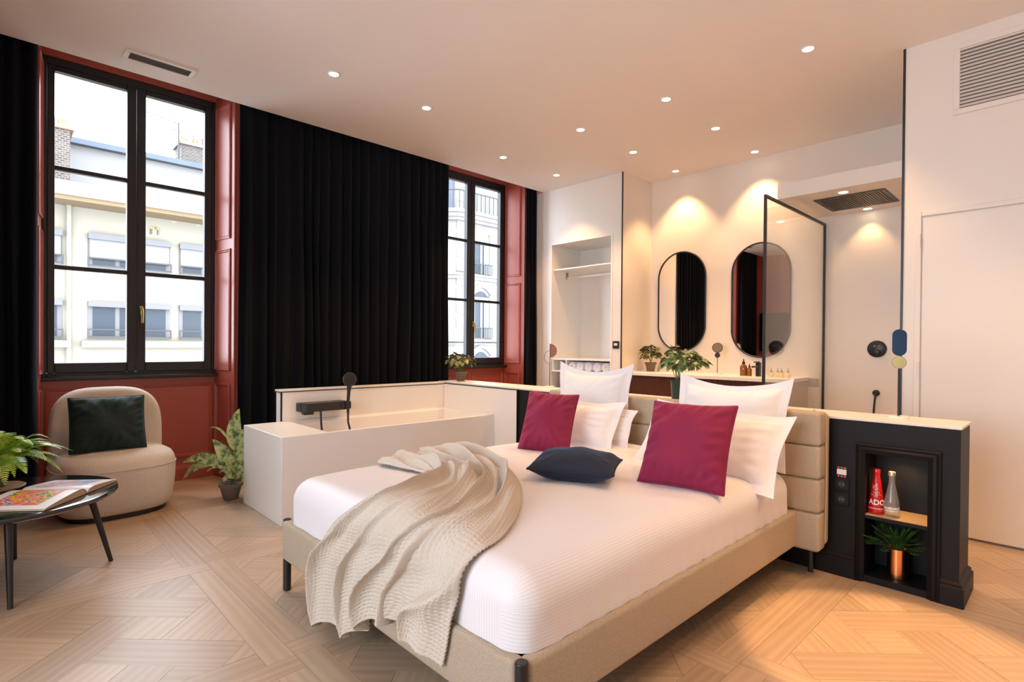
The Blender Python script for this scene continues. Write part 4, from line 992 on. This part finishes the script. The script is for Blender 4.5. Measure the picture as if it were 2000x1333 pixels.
for b, m_, t_, wd_, tw, dd in LV_: curved_leaf(cpt(*b, dep0+dd*.5), cpt(*m_, dep0+dd), cpt(*t_, dep0+dd*1.4), wd_, tw)
for b, t_ in (((462, 950), (462, 860)), ((460, 950), (446, 905)), ((466, 950), (472, 900)), ((464, 950), (455, 920))):
    build(G().tube([Vector((DX, DY, .11)), cpt((b[0]+t_[0])/2, (b[1]+t_[1])/2, dep0), cpt(*t_, dep0)], .005, 6), 'stem', stemm, df, smooth=60)

# ================================================================== BOTTLES in the niche, lettering
def text_on_cone(txt, size, cx_, cy_, zc, rad_at, ang_c, parent, m=whitetx, bold=0, name='lettering'):
    cu = bpy.data.curves.new('t', 'FONT'); cu.body = txt; cu.size = size; cu.align_x = 'CENTER'; cu.align_y = 'CENTER'; cu.resolution_u = 3; cu.offset = bold
    to = bpy.data.objects.new('t', cu); COL.objects.link(to); dg = bpy.context.evaluated_depsgraph_get(); me0 = to.evaluated_get(dg).to_mesh()
    bm = bmesh.new(); bm.from_mesh(me0); bmesh.ops.triangulate(bm, faces=bm.faces[:])
    bmesh.ops.subdivide_edges(bm, edges=[e for e in bm.edges if e.calc_length() > size*.25], cuts=2)
    g = G()
    for v in bm.verts: v.index = len(g.v); z = zc+v.co.y; r = rad_at(z)+.0006; a = ang_c-v.co.x/r; g.v.append((cx_-r*cos(a), cy_+r*sin(a), z))
    bm.verts.index_update(); g.f = [tuple(v.index for v in f.verts) for f in bm.faces]; bm.free()
    bpy.data.objects.remove(to); bpy.data.curves.remove(cu)
    return build(g, name, m, parent)
def cone_bottle(x, y, z, m, capm_, label, pr):
    t = thing('glass_bottle', (x, y, z), label, 'bottle', 'bottles on the niche shelf')
    build(G().lathe(pr, (x, y, z), 28), 'bottle_body', m, t, smooth=50)
    build(G().lathe([(.0152, .205), (.0155, .207), (.0155, .224), (.014, .2265)], (x, y, z), 24), 'cap', capm_, t, smooth=40)
    def rad(zz): return float(np.interp(zz-z, [p[1] for p in pr], [p[0] for p in pr]))
    return t, rad
SZ = .3455
bX, bY = HX0+.075, .722
t, rad = cone_bottle(bX, bY, SZ, redb, redb, 'red glass bottle with white lettering on the niche shelf', [(.034, 0), (.039, .005), (.0392, .016), (.0375, .035), (.0155, .185), (.0140, .203), (.0145, .212)])
va = atan2(bY, bX); A0 = -va*.0
text_on_cone('ADO', .036, bX, bY, SZ+.060, rad, -.30, t, bold=.0008)
def print_marks(cx_, cy_, zc, rad, a0, a1, n, h, parent, seed):      # print too small to read: a row of white dashes
    rg = random.Random(seed); g = G()
    for k in range(n):
        a = a0+(a1-a0)*k/n; b = a+(a1-a0)/n*rg.uniform(.45, .8); z0 = zc-h/2; z1 = zc+h/2*rg.uniform(.6, 1)
        P_ = []
        for zz_ in (z0, z1): r_ = rad(zz_)+.0008; P_.append([(cx_-r_*cos(q), cy_+r_*sin(q), zz_) for q in (a, (a+b)/2, b)])
        g.grid(P_)
    build(g, 'small_print', whitetx, parent)
print_marks(bX, bY, SZ+.030, rad, -1.0, .9, 16, .005, t, 1)
g = G()
for a, z0, z1 in ((-.30, .085, .155), (-.12, .09, .16)):
    pts = []
    for k in range(5):
        zz_ = SZ+z0+(z1-z0)*k/4; r_ = rad(zz_)+.0012; pts.append((bX-r_*cos(a), bY+r_*sin(a), zz_))
    g.tube(pts, .0008, 5)
for zz_, a0, a1 in ((.096, -.9, .6), (.108, -.7, .35), (.128, -.45, .45), (.140, -.1, .5)):
    pts = []
    for k in range(7):
        a = a0+(a1-a0)*k/6; z_ = SZ+zz_+.006*sin(k*1.3); r_ = rad(z_)+.0012; pts.append((bX-r_*cos(a), bY+r_*sin(a), z_))
    g.tube(pts, .0007, 5)
build(g, 'drawn_emblem', whitetx, t)
b2X, b2Y = HX0+.065, .654
t, rad = cone_bottle(b2X, b2Y, SZ, clearb, mat('champagne_cap', (.75, .66, .50), .3, .6), 'clear glass water bottle beside the red bottle', [(.027, 0), (.032, .004), (.0352, .030), (.0356, .050), (.031, .080), (.020, .135), (.0150, .160), (.0135, .175), (.013, .203), (.0145, .212)])
build(G().lathe([(.025, .003), (.030, .007), (.0332, .030), (.0336, .050), (.029, .080), (.018, .135), (.0130, .160)], (b2X, b2Y, SZ), 24), 'water', glassmat('water_tint', (.93, .95, .93), 1.2), t, smooth=50)
print_marks(b2X, b2Y, SZ+.047, rad, -1.3, .9, 14, .013, t, 2); print_marks(b2X, b2Y, SZ+.034, rad, -1.1, .7, 12, .006, t, 3)

# ================================================================== TABLE MIRRORS
def facing(o): d = (CAM-Vector(o)); d.z = 0; d.normalize(); return d
def disc(c, r, n, th=.004, k=36, sy=None, half=None):
    c = Vector(c); n = Vector(n); e = Vector((0, 0, 1)).cross(n).normalized(); pts = []
    if sy is None: pts = [c+e*r*cos(2*pi*i/k)+Vector((0, 0, r*sin(2*pi*i/k))) for i in range(k)]
    else:
        for i in range(k+1): a = pi*i/k; pts.append(c+e*r*cos(a)+Vector((0, 0, sy+r*sin(a))))
        for i in range(k+1): a = pi+pi*i/k; pts.append(c+e*r*cos(a)+Vector((0, 0, -sy+r*sin(a))))
    if half is not None:
        pts = [c+e*r*half*sin(pi*i/k)+Vector((0, 0, r*cos(pi*i/k))) for i in range(k+1)]
    return pts, e
def prism_n(pts, n, th): n = Vector(n); return G().prism([p-n*th/2 for p in pts], n*th)
# tall blue pill mirror on the partition
c = Vector((3.415, .650, .836)); n = facing(c)
t = thing('table_mirror', c, 'table mirror with blue pill and brass disc on marble base', 'table mirror')
build(G().lathe([(.046, 0), (.047, .002), (.047, .010), (.045, .012)], c, 36), 'base', marble, t, smooth=40)
build(cyl(c+Vector((0, 0, .012)), c+Vector((0, 0, .30)), .0055, 12), 'stem', blackm, t, smooth=40)
p_, _ = disc(c+Vector((0, 0, .290)), .0315, n); build(prism_n(p_, n, .014), 'brass_disc', gold, t, bevel=.002)
p_, _ = disc(c+Vector((0, 0, .394)), .0315, n, sy=.038); build(prism_n(p_, n, .010), 'blue_mirror', bluemir, t, bevel=.002)
# copper half disc mirror with ring
c = Vector((3.510, 3.185, .836)); n = facing(c)
t = thing('table_mirror', c, 'table mirror with copper half disc and thin ring near wardrobe', 'table mirror')
build(G().lathe([(.040, 0), (.041, .002), (.041, .009), (.039, .011)], c, 32), 'base', marble, t, smooth=40)
build(cyl(c+Vector((0, 0, .011)), c+Vector((0, 0, .378)), .0035, 10), 'stem', blackm, t, smooth=40)
p_, e = disc(c+Vector((0, 0, .318)), .060, n, half=1)
if proj(p_[18])[0] < proj(c+Vector((0, 0, .318)))[0]: p_, e = disc(c+Vector((0, 0, .318)), .060, n, half=-1)
sgn = 1 if proj(c+e*.05)[0] > proj(c)[0] else -1
build(prism_n(p_, n, .006), 'copper_mirror', coppermir, t)
build(G().tube([c+Vector((0, 0, .262))-e*sgn*.050*sin(pi*i/20)+Vector((0, 0, .058*cos(pi*i/20))) for i in range(21)], .0018, 6), 'ring', blackm, t, smooth=60)
# small round mirror on the vanity
c = Vector((5.62, 2.685, .905)); n = facing(c)
t = thing('table_mirror', c, 'small round table mirror on stem between the oval mirrors', 'table mirror')
build(G().lathe([(.042, 0), (.043, .002), (.043, .010), (.041, .012)], c, 32), 'base', marble, t, smooth=40)
build(cyl(c+Vector((0, 0, .012)), c+Vector((0, 0, .24)), .0035, 10), 'stem', blackm, t, smooth=40)
p_, _ = disc(c+Vector((0, 0, .205)), .028, n); build(prism_n(p_, n, .008), 'black_disc', blackm, t)
p_, e = disc(c+Vector((0, 0, .285)), .050, n); build(prism_n(p_, n, .006), 'mirror_glass', mat('tinted_mirror', (.75, .62, .42), .05, 1), t); build(G().tube(p_, .004, 8, closed=True), 'mirror_frame', blackm, t, smooth=60)

# ================================================================== OUTSIDE: buildings across the street
FY_ = 17.0
def P(px, py, Y=FY_): return ony(px, py, Y)
sl = G().box(-30, 60, 5.6, 40, -12.2, -12.0)
tag(build(sl, 'street', asphalt, kind='structure'), 'street far below the windows', 'street')
b1 = thing('apartment_building', (4, FY_, -12), 'cream rendered apartment block seen through the left window', 'building')
zc_ = P(260, 420).z; xL, xR = P(60, 500).x-3.0, P(420, 500).x+4.2
build(bx(xL, xR, FY_, FY_+8, -12, zc_), 'wall', facade, b1)
build(bx(xL-.3, xR+.3, FY_-.75, FY_+.1, zc_, zc_+.10), 'cornice_soffit', soffit, b1); build(bx(xL-.3, xR+.3, FY_-.8, FY_+8, zc_+.10, zc_+.42), 'cornice', facade, b1)
def far_window(x0, x1, z0, z1, shut, nm):
    w_ = build(bx(x0, x1, FY_-.02, FY_+.02, z0, z1), 'window', farframe, b1)
    k = max(2, round((x1-x0)/.62)); zt = z1-(z1-z0)*shut-.12
    for i in range(k):
        a = x0+.05+(x1-x0-.1)*i/k; b = x0+.05+(x1-x0-.1)*(i+1)/k
        build(bx(a+.05, b-.05, FY_-.035, FY_-.02, z0+.06, zt), 'pane', farglass, w_)
    build(bx(x0, x1, FY_-.14, FY_, z1-.14, z1), 'shutter_box', farframe, w_)
    if shut > .05: build(bx(x0+.03, x1-.03, FY_-.07, FY_-.02, zt, z1-.13), 'roller_shutter', shutter, w_)
    build(G().tube([(x0, FY_-.16, z0+.22), (x1, FY_-.16, z0+.22)], .018, 6).tube([(x0, FY_-.16, z0+.04), (x1, FY_-.16, z0+.04)], .018, 6).tube([(x0, FY_-.16, z0), (x0, FY_-.16, z0+.24)], .018, 6).tube([(x1, FY_-.16, z0), (x1, FY_-.16, z0+.24)], .018, 6), 'window_rail', rail_iron, w_)
for a, b in (((60, 585), (121, 662)), ((171, 588), (331, 663)), ((349, 596), (440, 664))):
    p, q = P(*a), P(*b); far_window(p.x, q.x, P(b[0], b[1]).z, P(171, 588).z, .02, 'w')
zu1, zu0 = P(171, 456).z, P(171, 518).z-.05
for i, (a, b) in enumerate((((60, 585), (121, 662)), ((171, 588), (331, 663)), ((349, 596), (440, 664)))):
    p, q = P(*a), P(*b); far_window(p.x, q.x, zu0, zu1, .60, 'w')
for zz_ in (P(171, 666).z,): build(bx(P(158, 668).x, xR, FY_-.2, FY_, zz_-.16, zz_), 'sill_band', facade, b1); build(bx(xL, P(137, 668).x, FY_-.2, FY_, zz_-.16, zz_), 'sill_band', facade, b1)
build(G().tube([(P(134, 500).x, FY_-.08, -12), (P(134, 500).x, FY_-.08, zc_)], .05, 8), 'downpipe', facade, b1)
p = P(301, 452); mk = thing('wall_mosaic', p, 'tiny square mosaic on the facade above the shutters', 'mosaic')
tile_c = [mat('tile_ochre', (.45, .33, .06), .5), mat('tile_dark', (.06, .05, .05), .5), mat('tile_white', (.5, .5, .48), .5)]
for i in range(4):
    for j in range(4):
        build(bx(p.x-.09+i*.047, p.x-.05+i*.047, FY_-.04, FY_-.001, p.z-.09+j*.047, p.z-.05+j*.047), 'tile', tile_c[1 if (i in (0, 3) and j < 3) or (i+j) % 5 == 0 else (0 if j > 1 else 2)], mk)
# roof terrace railing
zr = zc_+.42; rg = thing('roof_railing', (5, FY_-.5, zr), 'thin metal railing along the roof terrace opposite', 'railing')
hr = P(243, 375, FY_-.5).z
build(G().tube([(xL, FY_-.5, hr), (xR, FY_-.5, hr)], .025, 6), 'handrail', rail_iron, rg)
x = xL
while x < xR: build(G().tube([(x, FY_-.5, zr), (x, FY_-.5, hr)], .016, 5), 'baluster', rail_iron, rg); x += 1.15
# set-back attic, chimneys, aerials
AY = 20.5
za0 = P(350, 325, AY).z
at_ = thing('attic_storey', (5, AY, zr), 'plain set-back attic storey with metal roof edge', 'building')
build(bx(xL, xR+2, AY, AY+5, zr, za0), 'wall', attic, at_); build(bx(xL-.2, xR+2.2, AY-.25, AY+5, za0, za0+.16), 'roof_edge', zinc, at_)
def chimney(px0, px1, pyt, pyb, Y, lab, cap_m):
    a, b = ony(px0, pyb, Y), ony(px1, pyb, Y); zt = ony(px1, pyt, Y).z; a.z = b.z = zr if Y < AY else za0+.16; c_ = thing('chimney', ((a.x+b.x)/2, Y+.4, a.z), lab, 'chimney', 'chimneys on the roofs opposite')
    build(bx(a.x, b.x, Y, Y+.9, a.z, zt), 'stack', brick, c_); build(bx(a.x-.08, b.x+.08, Y-.08, Y+.98, zt, zt+.10), 'capping', cap_m, c_)
    n = 3
    for i in range(n): x = a.x+(b.x-a.x)*(i+.5)/n; build(G().lathe([(.13, 0), (.11, .3)], (x, Y+.45, zt+.10), 12), 'chimney_pot', mat('terracotta_pot', (.30, .13, .08), .9) if not i else bpy.data.materials['terracotta_pot'], c_, smooth=50)
chimney(60, 137, 255, 382, 19.0, 'tall brick chimney at the left in the window', mat('red_cap', (.35, .15, .10), .9))
chimney(354, 420, 296, 332, 22.0, 'low wide brick chimney beside the aerial', facade)
def aerial(px, py0, py1, Y, lab):
    a, b = ony(px, py1, Y), ony(px, py0, Y); t = thing('roof_aerial', a, lab, 'aerial', 'aerials on the roof opposite')
    build(G().tube([a, b], .03, 6), 'mast', rail_iron, t)
    build(G().tube([b+Vector((-1.1, 0, .12)), b+Vector((.1, 0, -.05))], .014, 5), 'boom', rail_iron, t)
    for i in range(6): q = b+Vector((-1.1+.2*i, 0, .12-.028*i)); build(G().tube([q+Vector((0, -.3, 0)), q+Vector((0, .3, 0))], .01, 4), 'element', rail_iron, t)
aerial(349, 240, 318, 21.8, 'tall thin television aerial left of the low chimney'); aerial(396, 272, 300, 22.3, 'short aerial behind the low chimney')

# limestone corner house seen through the far window
HY = 19.0
def Q(px, py, Y=HY): return ony(px, py, Y)
b2 = thing('limestone_house', (20, HY, -12), 'ornate pale limestone corner house seen through the far window', 'building')
xc = Q(890, 500).x; xe = Q(1010, 500).x+3
zt = Q(935, 440).z
build(bx(xc, xe, HY, HY+9, -12, zt), 'wall', facade2, b2)
build(G().prism([(xc, HY, -12), (xc-3, HY+3, -12), (xc-3, HY+9, -12), (xc, HY+9, -12)], (0, 0, zt+12)), 'corner_wall', facade2, b2)
def band(py0, py1, d, nm='cornice'):
    z0, z1 = Q(945, py1).z, Q(945, py0).z
    build(G().prism([(xe, HY, z0), (xe, HY-d, z0), (xc-d*.4, HY-d, z0), (xc-3-d*.7, HY+3-d*.7, z0), (xc-3, HY+3, z0), (xc, HY, z0)], (0, 0, z1-z0)), nm, facade2, b2)
for a, b, d in ((424, 430, .55), (430, 437, .40), (437, 442, .25), (540, 544, .28), (544, 550, .16), (664, 668, .26), (671, 674, .14)): band(a, b, d)
# top floor set back with slate mansard
zm = Q(935, 422).z
build(bx(xc+.6, xe, HY+.9, HY+8, zm, zm+3.2), 'top_storey', facade2, b2)
build(G().prism([(xc+.1, HY+.4, zm), (xc-1.6, HY+2.1, zm), (xc-1.2, HY+2.6, zm+4.4), (xc+.5, HY+.9, zm+4.4)], (.5, .5, 0)), 'slate_roof', zinc, b2)
p, q = Q(921, 362, HY+.9), Q(950, 420, HY+.9)
tw = build(bx(p.x, q.x, HY+.82, HY+.9, zm, p.z), 'window', farframe, b2); build(bx(p.x+.06, q.x-.06, HY+.80, HY+.82, zm+.1, p.z-.1), 'pane', shutter, tw)
br = thing('balcony_railing', (xc+2, HY-.3, zm), 'wrought iron balcony railing high on the limestone house', 'railing')
zr0, zr1 = Q(945, 424).z, Q(945, 388).z
path0 = [Vector((xc-3.1, HY+2.7, 0)), Vector((xc-.1, HY-.38, 0)), Vector((xe, HY-.38, 0))]
build(G().tube([p_+Vector((0, 0, zr1)) for p_ in path0], .035, 6), 'handrail', rail_iron, br)
for a, b in ((path0[0], path0[1]), (path0[1], path0[2])):
    k = int((b-a).length/.24)
    for i in range(k): q_ = a.lerp(b, i/k); build(G().tube([q_+Vector((0, 0, zr0)), q_+Vector((0, 0, zr1))], .022, 4), 'baluster', rail_iron, br)
# windows with little iron rails
def house_window(px0, px1, py0, py1, arch, blind):
    a, b = Q(px0, py1), Q(px1, py1); zt_ = Q(px0, py0).z; z0 = a.z
    pts = [(a.x, HY-.03, z0), (b.x, HY-.03, z0), (b.x, HY-.03, zt_)]
    if arch:
        for k in range(1, 9): f = k/9; pts.append((b.x+(a.x-b.x)*f, HY-.03, zt_+.28*sin(pi*f)))
    pts.append((a.x, HY-.03, zt_))
    w_ = build(G().prism(pts, (0, .06, 0)), 'window', farglass, b2); mid_ = (a.x+b.x)/2; hb = (zt_-z0)*blind
    build(bx(a.x, b.x, HY-.06, HY-.03, zt_-hb, zt_), 'lambrequin', mat('verdigris', (.10, .13, .13), .6) if 'verdigris' not in bpy.data.materials else bpy.data.materials['verdigris'], w_)
    build(bx(mid_-.06, mid_+.06, HY-.06, HY-.03, z0, zt_-hb).box(a.x, a.x+.07, HY-.06, HY-.03, z0, zt_-hb).box(b.x-.30, b.x, HY-.06, HY-.03, z0, zt_-hb), 'window_frame', shutter, w_)
    rr = G(); zr_ = z0+(zt_-z0)*.24; rr.tube([(a.x-.1, HY-.2, zr_), (b.x+.1, HY-.2, zr_)], .025, 5)
    for k in range(12): x = a.x-.1+(b.x-a.x+.2)*k/11; rr.tube([(x, HY-.2, z0), (x, HY-.2, zr_)], .016, 4)
    build(rr, 'window_rail', rail_iron, w_)
    build(bx(a.x-.25, a.x-.02, HY-.08, HY, z0, zt_+.1).box(b.x+.02, b.x+.25, HY-.08, HY, z0, zt_+.1), 'surround', facade2, w_)
    if arch: build(G().tube([(a.x-.2+(b.x-a.x+.4)*k/10, HY-.05, zt_+.10+.42*sin(pi*k/10)) for k in range(11)], .09, 6), 'arch_moulding', facade2, w_)
house_window(923, 953, 458, 534, False, .22); house_window(923, 953, 580, 660, True, .12); house_window(923, 953, 700, 780, True, .1)
for k in range(12):       # quoins on the corner
    z = Q(890, 640).z+k*.62
    build(bx(xc+.02, xc+.75, HY-.06, HY, z, z+.5), 'quoin', facade2, b2, bevel=.03)
